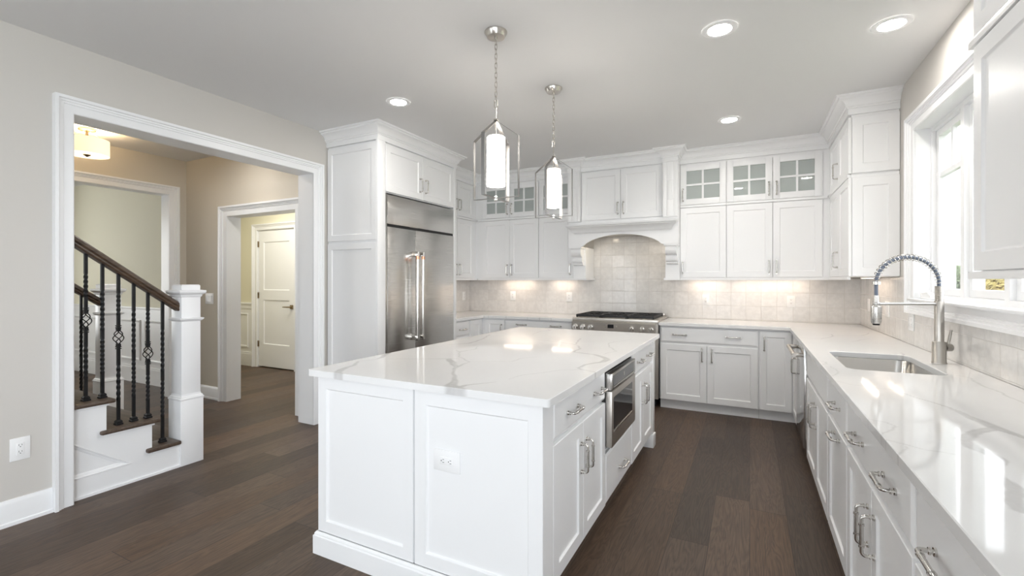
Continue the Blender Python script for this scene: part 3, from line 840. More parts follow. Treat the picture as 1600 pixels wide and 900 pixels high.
# dishwasher
DW0, DW1 = 3.962, 4.565
t = thing('dishwasher', 'stainless dishwasher with thick bar handle, under the right worktop beyond the sink', 'dishwasher', (0.66, (DW0 + DW1) / 2, 0))
m = MB(); m.box(0.385, 0.95, DW0 + 0.002, DW1 - 0.002, 0.09, CB - 0.004); part('body', m, M_DARK, t)
m = MB(); m.box(0.350, 0.384, DW0 + 0.003, DW1 - 0.003, 0.115, 0.862, 0.003); part('door', m, M_STEEL_P, t)
m = MB(); m.box(0.43, 0.45, DW0 + 0.002, DW1 - 0.002, 0, 0.089); part('toe_kick', m, M_DARK, t)
m = MB()
for y in (DW0 + 0.05, DW1 - 0.05): m.box(0.282, 0.3495, y - 0.016, y + 0.016, 0.775, 0.803, 0.004)
m.tube([(0.290, DW0 + 0.028, 0.789), (0.290, DW1 - 0.028, 0.789)], 0.0155, 16)
part('handle', m, M_STEEL_D, t)
m = MB(); m.box(0.3485, 0.3499, DW0 + 0.07, DW0 + 0.10, 0.828, 0.840); part('badge', m, M_NICKEL, t)
# right run: local +x runs towards the camera (-y)
def run(y_far, w): return (FXR, y_far), -R90, w
o_, r_, w_ = run(3.960, 1.105)
base_cab('white sink base cabinet with plain false drawer front and paired doors, beside the dishwasher', o_, r_, w_,
    [('false', 0.125, 1.095, 0.675, 0.858), ('door', 0.125, 0.6185, 0.104, 0.657, (('v', 0.580, 0.52),)), ('door', 0.6225, 1.098, 0.104, 0.657, (('v', 0.665, 0.52),))], depth=0.61, name='sink_base_cabinet',
    bodies=[(0.0005, 1.1045, DT + 0.001, 0.052, 0.10, CB - 0.001), (0.0005, 0.40, 0.0525, 0.61, 0.10, CB - 0.001), (0.4005, 1.1045, 0.0525, 0.61, 0.10, 0.60)])
o_, r_, w_ = run(2.8545, 0.524)
base_cab('white pull-out base cabinet with one door carrying a horizontal handle near its top', o_, r_, w_,
    [('drawer', 0.010, 0.518, 0.675, 0.858, (('h', 0.305, 0.767),)), ('door', 0.010, 0.518, 0.104, 0.657, (('h', 0.305, 0.628),))], depth=0.61,
    bodies=[(0.0005, 0.5235, DT + 0.001, 0.052, 0.10, CB - 0.001), (0.0005, 0.095, 0.0525, 0.61, 0.10, 0.60), (0.0955, 0.5235, 0.0525, 0.61, 0.10, CB - 0.001)])
o_, r_, w_ = run(2.330, 0.878)
base_cab('white two-door base cabinet with a wide drawer, nearest complete one along the right worktop', o_, r_, w_,
    [('drawer', 0.010, 0.868, 0.675, 0.858, (('h', 0.255, 0.762), ('h', 0.665, 0.762))),
     ('door', 0.010, 0.437, 0.104, 0.657, (('v', 0.398, 0.515),)), ('door', 0.441, 0.868, 0.104, 0.657, (('v', 0.482, 0.515),))], depth=0.61)
o_, r_, w_ = run(1.4515, 0.878)
base_cab('white base cabinet in the bottom right corner of the photo, mostly cut off', o_, r_, w_,
    [('drawer', 0.010, 0.868, 0.675, 0.858, (('h', 0.22, 0.757), ('h', 0.665, 0.757))),
     ('door', 0.010, 0.437, 0.104, 0.657, (('v', 0.398, 0.515),)), ('door', 0.441, 0.868, 0.104, 0.657, (('v', 0.482, 0.515),))], depth=0.61)
# left of the range
base_cab('white base cabinet with wide two-handled drawer, left of the gas range', (-2.678, FY), 0, 0.885,
    [('drawer', 0.006, 0.878, 0.700, 0.855, (('h', 0.228, 0.805), ('h', 0.672, 0.805))),
     ('door', 0.006, 0.440, 0.104, 0.682, (('v', 0.40, 0.585),)), ('door', 0.444, 0.878, 0.104, 0.682, (('v', 0.485, 0.585),))])
t = base_cab('white corner base cabinet with two narrow full-height doors, in the left back corner', (-3.590, FY), 0, 0.911,
    [('door', 0.640, 0.904, 0.104, 0.855, (('v', 0.868, 0.73),), 0.055)], name='corner_base_cabinet',
    bodies=[(0.0005, 0.9105, DT + 0.001, 0.64, 0.10, CB - 0.001), (0.0005, 0.58, -0.294, DT + 0.0005, 0.10, CB - 0.001)], toe=False)
m = MB(); m.box(0.55, 0.9105, 0.065, 0.08, 0, 0.099); m.box(0.53, 0.545, -0.294, 0.08, 0, 0.099); lpart('toe_kick', m, M_CAB, t)
link('door', door_mesh(0.262, 0.751, 0.055), t, (0.580, -0.285, 0.104), (0, 0, R90))
base_cab('white narrow drawer cabinet between the refrigerator and the left back corner', (-2.990, 4.402), R90, 0.332,
    [('drawer', 0.008, 0.322, 0.690, 0.855, (('h', 0.165, 0.765),)), ('drawer', 0.008, 0.322, 0.40, 0.675, (('h', 0.165, 0.54),)), ('drawer', 0.008, 0.322, 0.104, 0.385, (('h', 0.165, 0.245),))], depth=0.60)

# ------------------------------------------------------------------ wall cabinets (two tiers)
UB, UT, MID0, MID1 = 1.343, 2.690, 2.1265, 2.1525
def wall_cab(label, origin, rz, w, tier, fronts, depth=0.335, group=None, fill=(0, 0), glass=False, extra=None, name=None, ext=0.0, ext2=0.0):
    z0, z1 = (1.3675, MID0) if tier == 0 else (MID0 + 0.0005, UT)
    t = thing(name or ('glass_wall_cabinet' if glass else 'wall_cabinet'), label, 'cabinet', (origin[0], origin[1], z0 if tier else UB), rz, group)
    zb = t.location.z
    m = MB()
    if glass:
        a, b = -fill[0] + 0.0005, w + fill[1] - 0.0005; y0, y1 = DT + 0.001, depth; T = 0.018
        m.box(a, a + T + fill[0], y0, y1, z0 - zb, z1 - zb); m.box(b - T - fill[1], b, y0, y1, z0 - zb, z1 - zb)
        a2, b2 = a + T + fill[0], b - T - fill[1]
        m.box(a2, b2, y0, y1, z0 - zb, z0 - zb + 0.035); m.box(a2, b2, y0, y1, z1 - zb - 0.115, z1 - zb)
        lpart('body', m, M_CAB, t)
        m = MB(); m.box(a2 + 0.0005, b2 - 0.0005, y1 - 0.012, y1 - 0.001, z0 - zb + 0.0355, z1 - zb - 0.1155)
        lpart('back_panel', m, M_CABIN, t)
        for q in (0.35, 0.66):
            m = MB(); zz = z0 - zb + (z1 - z0 - 0.09) * q; m.box(a2 + 0.001, b2 - 0.001, y0 + 0.03, y1 - 0.0125, zz, zz + 0.018); lpart('shelf', m, M_CABIN, t)
    else:
        m.box(-fill[0] + 0.0005, w + fill[1] - 0.0005, DT + 0.001, depth, z0 - zb, z1 - zb)
        for f in (extra or []): m.box(*f)
        lpart('body', m, M_CAB, t)
    if tier == 0:   # light rail along the bottom, bead along the top
        m = MB(); m.box(-fill[0] + 0.0005 - ext, w + fill[1] - 0.0005 + ext2, -0.004, 0.016, 0, 0.0245); lpart('light_rail', m, M_CAB, t)
    else:
        m = MB(); m.box(-fill[0] + 0.0005 - ext, w + fill[1] - 0.0005 + ext2, -0.005, DT + 0.0005, 0.0, MID1 - MID0 - 0.001, 0.003); lpart('bead', m, M_CAB, t)
    for k, x0, x1, za, zb2, hs in fronts:
        add_front(t, k, x0, x1, za - zb, zb2 - zb, tuple((o, hx, hz - zb) for o, hx, hz in hs))
    return t
YF = 5.34
LD = (1.371, 2.1225); UD = (2.156, 2.583)
HL, HU = 1.475, 2.265
# right of the hood
wall_cab('white single-door wall cabinet with plain panel, directly right of the range hood', (-0.6765, YF), 0, 0.4595, 0, [('door', 0.003, 0.4565, *LD, (('v', 0.030, HL),))])
wall_cab('white upper cabinet with one glazed door, directly right of the range hood', (-0.6765, YF), 0, 0.4595, 1, [('glass', 0.003, 0.4565, *UD, (('v', 0.030, HU),))], glass=True)
wall_cab('white double-door wall cabinet with plain panels, right of the range hood near the corner', (-0.2170, YF), 0, 0.842, 0,
    [('door', 0.004, 0.4205, *LD, (('v', 0.390, HL),)), ('door', 0.4245, 0.840, *LD, (('v', 0.457, HL),))], fill=(0, 0.072), ext2=-0.030)
wall_cab('white upper cabinet with two glazed doors, near the right back corner', (-0.2170, YF), 0, 0.842, 1,
    [('glass', 0.004, 0.4205, *UD, (('v', 0.390, HU),)), ('glass', 0.4245, 0.840, *UD, (('v', 0.457, HU),))], fill=(0, 0.072), glass=True, ext2=-0.030)
# left of the hood
wall_cab('white single-door wall cabinet with plain panel, directly left of the range hood', (-2.360, YF), 0, 0.4545, 0, [('door', 0.004, 0.4515, *LD, (('v', 0.420, HL),))])
wall_cab('white upper cabinet with one glazed door, behind the farther pendant', (-2.360, YF), 0, 0.4545, 1, [('glass', 0.004, 0.4515, *UD, (('v', 0.420, HU),))], glass=True)
wall_cab('white double-door wall cabinet with plain panels, in the left back corner', (-3.180, YF), 0, 0.8195, 0,
    [('door', 0.003, 0.406, *LD, (('v', 0.376, HL),)), ('door', 0.410, 0.8155, *LD, (('v', 0.440, HL),))], fill=(0.112, 0), ext=-0.044)
wall_cab('white upper cabinet with two glazed doors, behind the nearer pendant', (-3.180, YF), 0, 0.8195, 1,
    [('glass', 0.003, 0.406, *UD, (('v', 0.376, HU),)), ('glass', 0.410, 0.8155, *UD, (('v', 0.440, HU),))], fill=(0.112, 0), glass=True, ext=-0.044)
# on the left wall, past the refrigerator (faces +x; local +x = +y)
wall_cab('white wall cabinet on the left wall past the refrigerator, lower of the two', (-3.270, 4.400), R90, 0.870, 0,
    [('door', 0.003, 0.4765, *LD, (('v', 0.445, HL),)), ('door', 0.4805, 0.866, *LD, (('v', 0.520, HL),))], depth=0.325, fill=(0, 0.0905))
wall_cab('white wall cabinet on the left wall past the refrigerator, upper of the two', (-3.270, 4.400), R90, 0.870, 1,
    [('door', 0.003, 0.4765, *UD, (('v', 0.445, HU + 0.03),)), ('door', 0.4805, 0.866, *UD, (('v', 0.520, HU + 0.03),))], depth=0.325, fill=(0, 0.0905))
# corner return at the right (faces -x; local +x = -y)
XU = 0.672
for tier, (z0, z1), hz, lab in ((0, LD, 1.515, 'white tall wall cabinet beside the window, lower of the stacked corner pair'), (1, UD, 2.275, 'white small wall cabinet beside the window, upper of the stacked corner pair')):
    t = wall_cab(lab, (XU, 5.270), -R90, 0.920, tier,
        [('door', 0.020, 0.483, z0, z1, (('v', 0.450, hz),)), ('door', 0.487, 0.936, z0, z1, ())], depth=0.311, fill=(0.0895, 0), name='wall_cabinet')
    link('end_panel', door_mesh(0.288, round(z1 - z0, 4), 0.066), t, (0.9208, 0.0225, z0 - t.location.z), (0, 0, R90))
# nearest cabinet on the right edge of the photo
for tier, (z0, z1), hz, lab in ((0, LD, 1.475, 'white wall cabinet at the right edge of the photo, nearest the camera'), (1, UD, 2.265, 'white wall cabinet at the top right corner of the photo, above the nearest one')):
    wall_cab(lab, (XU, 2.109), -R90, 1.22, tier,
        [('door', 0.004, 0.608, z0, z1, (('v', 0.575, hz),)), ('door', 0.612, 1.216, z0, z1, (('v', 0.645, hz),))], depth=0.311, ext=0.026)

# crown mouldings and frieze
CROWN = [(-0.018, 2.604), (0.003, 2.604), (0.003, 2.648), (0.010, 2.650), (0.012, 2.660), (0.020, 2.664), (0.026, 2.684), (0.040, 2.702), (0.058, 2.712), (0.068, 2.716), (0.070, 2.726), (0.086, 2.730), (0.090, 2.7425), (-0.018, 2.7425)]
def crown(path):
    m = MB(); m.sweep2d([(-o, h) for o, h in CROWN], path, ZUP); return m     # room lies to the right of the path
# hood crown belongs to the hood
single('crown_moulding', crown([(-3.270, 4.480), (-3.270, YF), (-1.9055, YF), (-1.9055, 5.146), (-1.756, 5.146), (-1.756, 5.200), (-0.831, 5.200), (-0.831, 5.146), (-0.677, 5.146), (-0.677, YF), (XU, YF), (XU, 4.334), (XR - 0.001, 4.334)]), M_CAB, 'white crown moulding running above the back wall cabinets and the range hood', 'crown moulding')
single('crown_moulding', crown([(XR - 0.001, 2.107), (XU, 2.107), (XU, 0.89)][1:]), M_CAB, 'white crown moulding over the nearest right-hand cabinet', 'crown moulding')

# ------------------------------------------------------------------ worktops with veins
ISLAND_VEINS = [[(-1.688, 1.531, 34), (-1.777, 1.636, 28), (-1.81, 1.739, 20), (-1.859, 1.818, 14), (-1.887, 1.842, 8), (-1.831, 1.945, 7), (-1.845, 1.998, 26), (-1.919, 2.121, 34), (-1.937, 2.195, 8)], [(-1.807, 1.969, 7), (-1.649, 2.05, 7), (-1.507, 2.123, 14), (-1.444, 2.173, 7)], [(-1.942, 2.158, 6), (-1.928, 2.398, 8)], [(-0.986, 1.473, 95), (-1.035, 1.534, 90), (-1.099, 1.589, 60), (-1.155, 1.7, 26), (-1.269, 1.851, 14), (-1.312, 1.945, 30), (-1.418, 2.06, 50), (-1.492, 2.125, 30)], [(-1.309, 1.941, 20), (-1.328, 2.106, 9), (-1.483, 2.239, 8), (-1.567, 2.371, 8), (-1.628, 2.427, 6)], [(-1.567, 2.371, 7), (-1.547, 2.529, 5)], [(-1.064, 1.566, 40), (-1.043, 1.641, 16), (-1.003, 1.692, 9), (-0.973, 1.735, 7)], [(-1.817, 2.598, 12), (-1.735, 2.73, 18), (-1.772, 3.011, 12), (-1.858, 3.233, 9)], [(-1.582, 2.363, 8), (-1.547, 2.491, 8), (-1.604, 2.622, 6)], [(-1.381, 3.106, 6), (-1.223, 3.087, 8), (-1.056, 2.988, 10), (-1.101, 3.219, 12), (-1.128, 3.341, 10)], [(-1.029, 2.958, 12), (-0.971, 2.84, 12), (-0.95, 2.687, 12), (-0.826, 2.647, 18), (-0.752, 2.589, 34), (-0.701, 2.506, 38), (-0.704, 2.426, 26), (-0.754, 2.305, 18), (-0.769, 2.199, 14), (-0.734, 2.17, 10), (-0.652, 2.137, 14), (-0.61, 2.024, 12)], [(-0.777, 3.468, 5), (-0.806, 3.391, 6), (-0.875, 3.17, 8), (-0.833, 3.016, 7), (-0.732, 2.834, 7), (-0.768, 2.677, 5)], [(-0.945, 1.815, 4), (-0.924, 1.934, 6), (-0.868, 2.027, 6), (-0.808, 2.124, 6), (-0.734, 2.17, 6)], [(-1.334, 2.114, 5), (-1.135, 2.216, 5), (-1.142, 2.328, 5), (-1.077, 2.422, 4)], [(-1.547, 3.356, 4), (-1.596, 3.658, 8), (-1.542, 3.743, 12), (-1.608, 3.828, 10)]]
RIGHT_VEINS = [[(0.32, 2.444, 4), (0.377, 2.368, 5), (0.508, 2.34, 6), (0.559, 2.211, 8), (0.614, 2.094, 12), (0.617, 2.01, 26), (0.631, 1.922, 36), (0.641, 1.878, 40), (0.66, 1.836, 26), (0.676, 1.79, 20)], [(0.636, 1.864, 34), (0.564, 1.758, 30), (0.513, 1.692, 30), (0.517, 1.632, 34), (0.536, 1.589, 28), (0.544, 1.537, 24), (0.486, 1.409, 26), (0.488, 1.343, 34), (0.459, 1.215, 26)], [(0.318, 1.818, 4), (0.377, 1.792, 6), (0.39, 1.755, 6), (0.37, 1.703, 6), (0.324, 1.64, 6), (0.326, 1.596, 6), (0.392, 1.549, 5), (0.464, 1.53, 4)], [(0.36, 1.558, 5), (0.33, 1.462, 7), (0.315, 1.408, 8)], [(0.808, 2.83, 5), (0.853, 2.812, 7), (0.876, 2.766, 8), (0.855, 2.682, 10), (0.866, 2.539, 9), (0.873, 2.453, 9), (0.855, 2.388, 8), (0.866, 2.292, 7)], [(0.341, 4.148, 5), (0.469, 4.106, 7), (0.591, 4.391, 9), (0.583, 4.534, 6), (0.455, 4.572, 4)], [(0.605, 4.458, 6), (0.793, 4.53, 9), (0.888, 4.767, 8), (0.814, 4.837, 5)], [(0.653, 4.048, 5), (0.792, 4.303, 5)], [(0.323, 3.019, 6), (0.361, 2.971, 7), (0.361, 2.902, 7), (0.309, 2.824, 5)], [(0.371, 2.831, 5), (0.375, 2.672, 6), (0.334, 2.547, 5)], [(0.809, 3.553, 10), (0.791, 3.41, 12)], [(0.312, 1.814, 14), (0.308, 1.756, 18)]]

def slab(name, label, regions, hole, veins, quads, seed, step=0.0055, outer=None):
    """regions: list of (x0, x1, y0, y1) rectangles; hole: rounded rectangle (x0, x1, y0, y1, r) or None"""
    x0 = min(r[0] for r in regions); x1 = max(r[1] for r in regions); y0 = min(r[2] for r in regions); y1 = max(r[3] for r in regions)
    def axis(a, b, cuts):
        pts = sorted(set([a, b] + [c for c in cuts if a < c < b])); out = []
        for p, q in zip(pts, pts[1:]):
            n = max(1, int(round((q - p) / step))); out += list(np.linspace(p, q, n + 1)[:-1])
        return np.array(out + [b])
    xs = axis(x0, x1, [v for r in regions for v in r[:2]]); ys = axis(y0, y1, [v for r in regions for v in r[2:]])
    cx = (xs[:-1] + xs[1:]) / 2; cy = (ys[:-1] + ys[1:]) / 2
    CX, CY = np.meshgrid(cx, cy, indexing='ij')
    keep = np.zeros(CX.shape, bool)
    for r in regions: keep |= (CX > r[0]) & (CX < r[1]) & (CY > r[2]) & (CY < r[3])
    VX, VY = np.meshgrid(xs, ys, indexing='ij')
    def sdf(X, Y, hole=hole or outer):
        hx, hy = (hole[1] - hole[0]) / 2, (hole[3] - hole[2]) / 2; mx, my, r = (hole[0] + hole[1]) / 2, (hole[2] + hole[3]) / 2, hole[4]
        qx, qy = np.abs(X - mx) - hx + r, np.abs(Y - my) - hy + r
        return np.hypot(np.maximum(qx, 0), np.maximum(qy, 0)) + np.minimum(np.maximum(qx, qy), 0) - r
    if hole: keep &= sdf(CX, CY) > 0
    if outer: keep &= sdf(CX, CY) < 0
    ny = len(ys); idx = np.arange(VX.size).reshape(VX.shape)
    q = np.stack([idx[:-1, :-1], idx[1:, :-1], idx[1:, 1:], idx[:-1, 1:]], -1)[keep]
    used = np.unique(q); remap = -np.ones(VX.size, int); remap[used] = np.arange(len(used))
    q = remap[q]; X = VX.ravel()[used].copy(); Y = VY.ravel()[used].copy()
    if hole or outer:   # snap the rim of the cut-out onto the rounded rectangle
        for _ in range(3):
            e = 1e-4; d = sdf(X, Y); m_ = np.abs(d) < step * 0.75
            cnt = np.bincount(q.ravel(), minlength=len(X)); m_ &= cnt < 4
            gx = (sdf(X + e, Y) - sdf(X - e, Y)) / (2*e); gy = (sdf(X, Y + e) - sdf(X, Y - e)) / (2*e)
            X[m_] -= (d * gx)[m_]; Y[m_] -= (d * gy)[m_]
    # vein strength per vertex: distance to the vein polylines with a little wander
    rng = np.random.RandomState(seed)
    val = np.zeros(len(X))
    ph = rng.rand(8) * 6.28
    def wob(k): return 0.005*np.sin(23*X + 17*Y + ph[k]) + 0.0025*np.sin(43*Y - 31*X + ph[k+1]) + 0.001*np.sin(120*X + 97*Y + ph[k+2])
    PXn, PYn = X + wob(0), Y + wob(3)
    for line in veins:
        for (ax, ay, aw), (bx, by, bw) in zip(line, line[1:]):
            wmax = max(aw, bw) / 1000.0
            sel = np.where((PXn > min(ax, bx) - wmax*1.2 - 0.02) & (PXn < max(ax, bx) + wmax*1.2 + 0.02) & (PYn > min(ay, by) - wmax*1.2 - 0.02) & (PYn < max(ay, by) + wmax*1.2 + 0.02))[0]
            if not len(sel): continue
            dx, dy = bx - ax, by - ay; L2 = dx*dx + dy*dy + 1e-9
            tt = np.clip(((PXn[sel] - ax)*dx + (PYn[sel] - ay)*dy) / L2, 0, 1)
            dist = np.hypot(PXn[sel] - ax - tt*dx, PYn[sel] - ay - tt*dy)
            wd = (aw + (bw - aw)*tt) / 1000.0 * 0.5
            edge = np.maximum(0.003, wd*0.45)
            s_ = np.clip((wd + edge*0.6 - dist) / (edge*1.4), 0, 1); s_ = s_*s_*(3 - 2*s_)
            s_ *= np.clip(0.66 + wd*26, 0, 1)
            body = 1 - 0.25*np.clip(1 - dist/np.maximum(wd, 1e-4), 0, 1)     # the veins are a little paler inside
            val[sel] = np.maximum(val[sel], s_*body)
    bm = bmesh.new(); me = bpy.data.meshes.new(name)
    me.vertices.add(len(X)); co = np.stack([X, Y, np.full(len(X), CT)], 1); me.vertices.foreach_set('co', co.ravel())
    me.loops.add(q.size); me.loops.foreach_set('vertex_index', q.ravel().astype(np.int32))
    me.polygons.add(len(q)); me.polygons.foreach_set('loop_start', np.arange(0, q.size, 4, dtype=np.int32))
    a = me.attributes.new('vein', 'FLOAT', 'POINT'); a.data.foreach_set('value', val.astype(np.float32))
    me.update(); me.validate()
    bm.from_mesh(me)
    be = [e for e in bm.edges if e.is_boundary]
    nrm = {}
    for e in be:
        f = e.link_faces[0]; c = f.calc_center_median()
        d = e.verts[1].co - e.verts[0].co; n = Vector((d.y, -d.x, 0)).normalized()
        if n.dot((e.verts[0].co + e.verts[1].co) / 2 - c) < 0: n = -n
        for v in e.verts: nrm.setdefault(v, []).append(n)
    off = {}
    for v, ns in nrm.items():
        m_ = sum(ns, Vector()); off[v] = m_ / max(0.25, m_.length_squared) * len(ns)
        off[v] = m_ * (2.0 / max(0.5, m_.length_squared)) if len(ns) > 1 else m_
    C = 0.0025
    pull = {v: v.co - o * C for v, o in off.items()}
    keys = list(off.keys())
    old = {v: v.co.copy() for v in keys}
    r = bmesh.ops.extrude_edge_only(bm, edges=be)
    nv = [g for g in r['geom'] if isinstance(g, bmesh.types.BMVert)]; ne = [g for g in r['geom'] if isinstance(g, bmesh.types.BMEdge)]
    for v in nv: v.co.z -= C
    for v in keys: v.co = pull[v]
    ne = [e for e in ne if e.verts[0] in set(nv) and e.verts[1] in set(nv)] if len(ne) < 20000 else ne
    r = bmesh.ops.extrude_edge_only(bm, edges=ne)
    for g in r['geom']:
        if isinstance(g, bmesh.types.BMVert): g.co.z = CB
    for (a0, a1, b0, b1) in quads:
        vs_ = [bm.verts.new(p) for p in ((a0, b0, CB), (a0, b1, CB), (a1, b1, CB), (a1, b0, CB))]; bm.faces.new(vs_)
    bmesh.ops.recalc_face_normals(bm, faces=bm.faces[:])
    bm.to_mesh(me); bm.free()
    me.materials.append(M_QUARTZ); me.shade_smooth(); me.set_sharp_from_angle(angle=math.radians(30))
    o = link(name, me)
    return tag(o, label, 'worktop')
SK = (0.432, 0.815, 2.790, 3.445, 0.055)          # sink cut-out
XB = 0.331
slab('worktop', 'white quartz island top with long grey veins, overhanging the island', [(-1.930, -0.652, 1.566, 3.925)], None, ISLAND_VEINS, [(-1.92, -0.662, 1.576, 3.915)], 3, outer=(-1.930, -0.652, 1.566, 3.925, 0.016))
slab('worktop', 'white veined quartz worktop with the sink cut-out, under the window', [(-0.8450, XR - 0.0095, 5.0, YB - 0.0095), (XB, XR - 0.0095, 0.56, 5.0)], SK, RIGHT_VEINS,
     [(-0.8450, XR - 0.01, 5.0, YB - 0.01), (XB, XR - 0.01, 3.445, 5.0), (XB, XR - 0.01, 0.56, 2.79), (XB, 0.432, 2.79, 3.445), (0.815, XR - 0.01, 2.79, 3.445)], 5)
slab('worktop', 'white quartz worktop in the left back corner, between refrigerator and range', [(XL + 0.0095, -1.7865, 5.0, YB - 0.0095), (XL + 0.0095, -2.962, 4.402, 5.0)], None,
     [[(-2.9, 4.98, 8), (-2.86, 5.1, 6)], [(-2.65, 4.99, 9), (-2.6, 5.2, 6)], [(-2.36, 4.99, 10), (-2.30, 5.15, 6)], [(-2.2, 4.99, 16), (-2.17, 5.08, 7)], [(-2.06, 4.99, 12), (-2.0, 5.1, 6)], [(-3.3, 4.6, 8), (-2.97, 4.75, 8)], [(-3.3, 4.8, 8), (-2.97, 4.9, 6)]],
     [(XL + 0.01, -1.787, 5.0, YB - 0.01), (XL + 0.01, -2.962, 4.402, 5.0)], 9, 0.008)

# ------------------------------------------------------------------ undermount sink
t = thing('sink', 'undermount stainless steel sink bowl set in the right worktop below the faucet', 'sink', (0.6235, 3.1175, 0.66))
m = MB()
def rr(x0, x1, y0, y1, r, z, n=6):
    pts = []
    for cx_, cy_, a0 in ((x1 - r, y1 - r, 0), (x0 + r, y1 - r, PI/2), (x0 + r, y0 + r, PI), (x1 - r, y0 + r, 1.5*PI)):
        for k in range(n + 1):
            a = a0 + k / n * PI / 2; pts.append(m.bm.verts.new((cx_ + r*math.cos(a), cy_ + r*math.sin(a), z)))
    return pts
rings = [rr(0.411, 0.84, 2.765, 3.47, 0.06, CB - 0.0008), rr(0.428, 0.819, 2.786, 3.449, 0.058, CB - 0.0010), rr(0.430, 0.817, 2.788, 3.447, 0.058, CB - 0.006),
         rr(0.438, 0.809, 2.796, 3.439, 0.065, 0.69), rr(0.450, 0.797, 2.808, 3.427, 0.07, 0.668), rr(0.475, 0.772, 2.833, 3.402, 0.06, 0.660)]
fs = []
for a, b in zip(rings, rings[1:]):
    for i in range(len(a)): fs.append(m.bm.faces.new((a[i], a[(i+1) % len(a)], b[(i+1) % len(a)], b[i])))
fs.append(m.bm.faces.new(rings[-1])); bmesh.ops.recalc_face_normals(m.bm, faces=fs)
bowl = part('bowl', m, M_SINK, t, 50)
m = MB(); m.lathe([(0.050, 0.6605), (0.048, 0.6635), (0.036, 0.663), (0.032, 0.6615)], (0.69, 3.1175, 0), 24); part('drain', m, M_CHROME, t)

# ------------------------------------------------------------------ spring faucet
FXp, FYp = 0.889, 3.205
t = thing('faucet', 'tall stainless pull-down faucet with coiled spring neck behind the sink', 'faucet', (FXp, FYp, CT), 0)
dirv = Vector((-math.cos(math.radians(27.12)), -math.sin(math.radians(27.12)), 0))
m = MB(); m.lathe([(0.0325, CT), (0.0325, CT + 0.004), (0.030, CT + 0.008), (0.030, CT + 0.110), (0.0285, CT + 0.113)], (FXp, FYp, 0), 28); part('base', m, M_STEEL_D, t)
m = MB(); m.lathe([(0.0205, CT + 0.1125), (0.0205, CT + 0.3255), (0.0195, CT + 0.3275)], (FXp, FYp, 0), 24); part('stem', m, M_STEEL_D, t)
m = MB()
prof = [(0.0165, CT + 0.328)]
for k in range(13): prof += [(0.0185, CT + 0.330 + k*0.0056), (0.0168, CT + 0.3335 + k*0.0056)]
prof.append((0.018, CT + 0.405)); m.lathe(prof, (FXp, FYp, 0), 24); part('neck_collar', m, M_STEEL_D, t)
# hose arc
REACH = 0.332; zc = CT + 0.405; pts = []
P0 = Vector((FXp, FYp, zc)); Rr = REACH / 2
for k in range(0, 49):
    a = PI * k / 48
    pts.append(P0 + dirv * (Rr - Rr*math.cos(a)) + Vector((0, 0, 0.015 + Rr * 0.83 * math.sin(a))))
hose = [P0] + pts + [pts[-1] + Vector((0, 0, -0.02)), pts[-1] + Vector((0, 0, -0.105))]
m = MB(); m.tube(hose, 0.0085, 12); part('hose', m, M_HOSE, t)
m = MB(); coil = []
L_ = [0.0]
for a, b in zip(pts, pts[1:]): L_.append(L_[-1] + (b - a).length)
turns = 23; NS = turns * 14
side = Vector((0, 0, 1)).cross(dirv).normalized()
for k in range(NS + 1):
    s_ = L_[-1] * k / NS; i = max(0, min(len(pts) - 2, int(np.searchsorted(L_, s_) - 1))); f = (s_ - L_[i]) / (L_[i+1] - L_[i])
    p = pts[i].lerp(pts[i+1], f); tn = (pts[i+1] - pts[i]).normalized(); nn = side.cross(tn)
    a = 2 * PI * turns * k / NS; coil.append(p + nn*(0.0155*math.cos(a)) + side*(0.0155*math.sin(a)))
m.tube(coil, 0.0022, 6); part('spring', m, M_CHROME, t)
end = pts[-1]
m = MB(); m.lathe([(0.0185, -0.006), (0.0185, 0.010)], (end.x, end.y, end.z), 20); part('spring_ring', m, M_CHROME, t)
zb = CT + 0.312
m = MB(); m.tube([Vector((FXp, FYp, zb)) + dirv*0.018, Vector((FXp, FYp, zb)) + dirv*(REACH - 0.012)], 0.0075, 12)
m.lathe([(0.016, -0.009), (0.017, -0.007), (0.017, 0.007), (0.016, 0.009)], (end.x, end.y, zb), 20); part('support_arm', m, M_WHITEARM, t)
m = MB(); m.lathe([(0.012, zb + 0.045), (0.014, zb + 0.010), (0.017, zb - 0.010), (0.0235, zb - 0.016), (0.0245, zb - 0.030), (0.0235, zb - 0.095), (0.021, zb - 0.103), (0.016, zb - 0.105)], (end.x, end.y, 0), 24); part('spray_head', m, M_STEEL, t)
m = MB(); m.lathe([(0.0155, zb - 0.112), (0.0155, zb - 0.1055)], (end.x, end.y, 0), 20); part('nozzle', m, M_BLACK, t)
# lever on the right hand side
lv = -dirv
A_ = Vector((FXp, FYp, CT + 0.082))
m = MB(); m.tube([A_ + lv*0.028, A_ + lv*0.060], 0.0205, 20); m.tube([A_ + lv*0.046 + Vector((0, 0, 0.012)), A_ + lv*0.064 + Vector((0, 0, 0.092))], [0.0075, 0.006], 12); part('lever', m, M_STEEL_D, t)

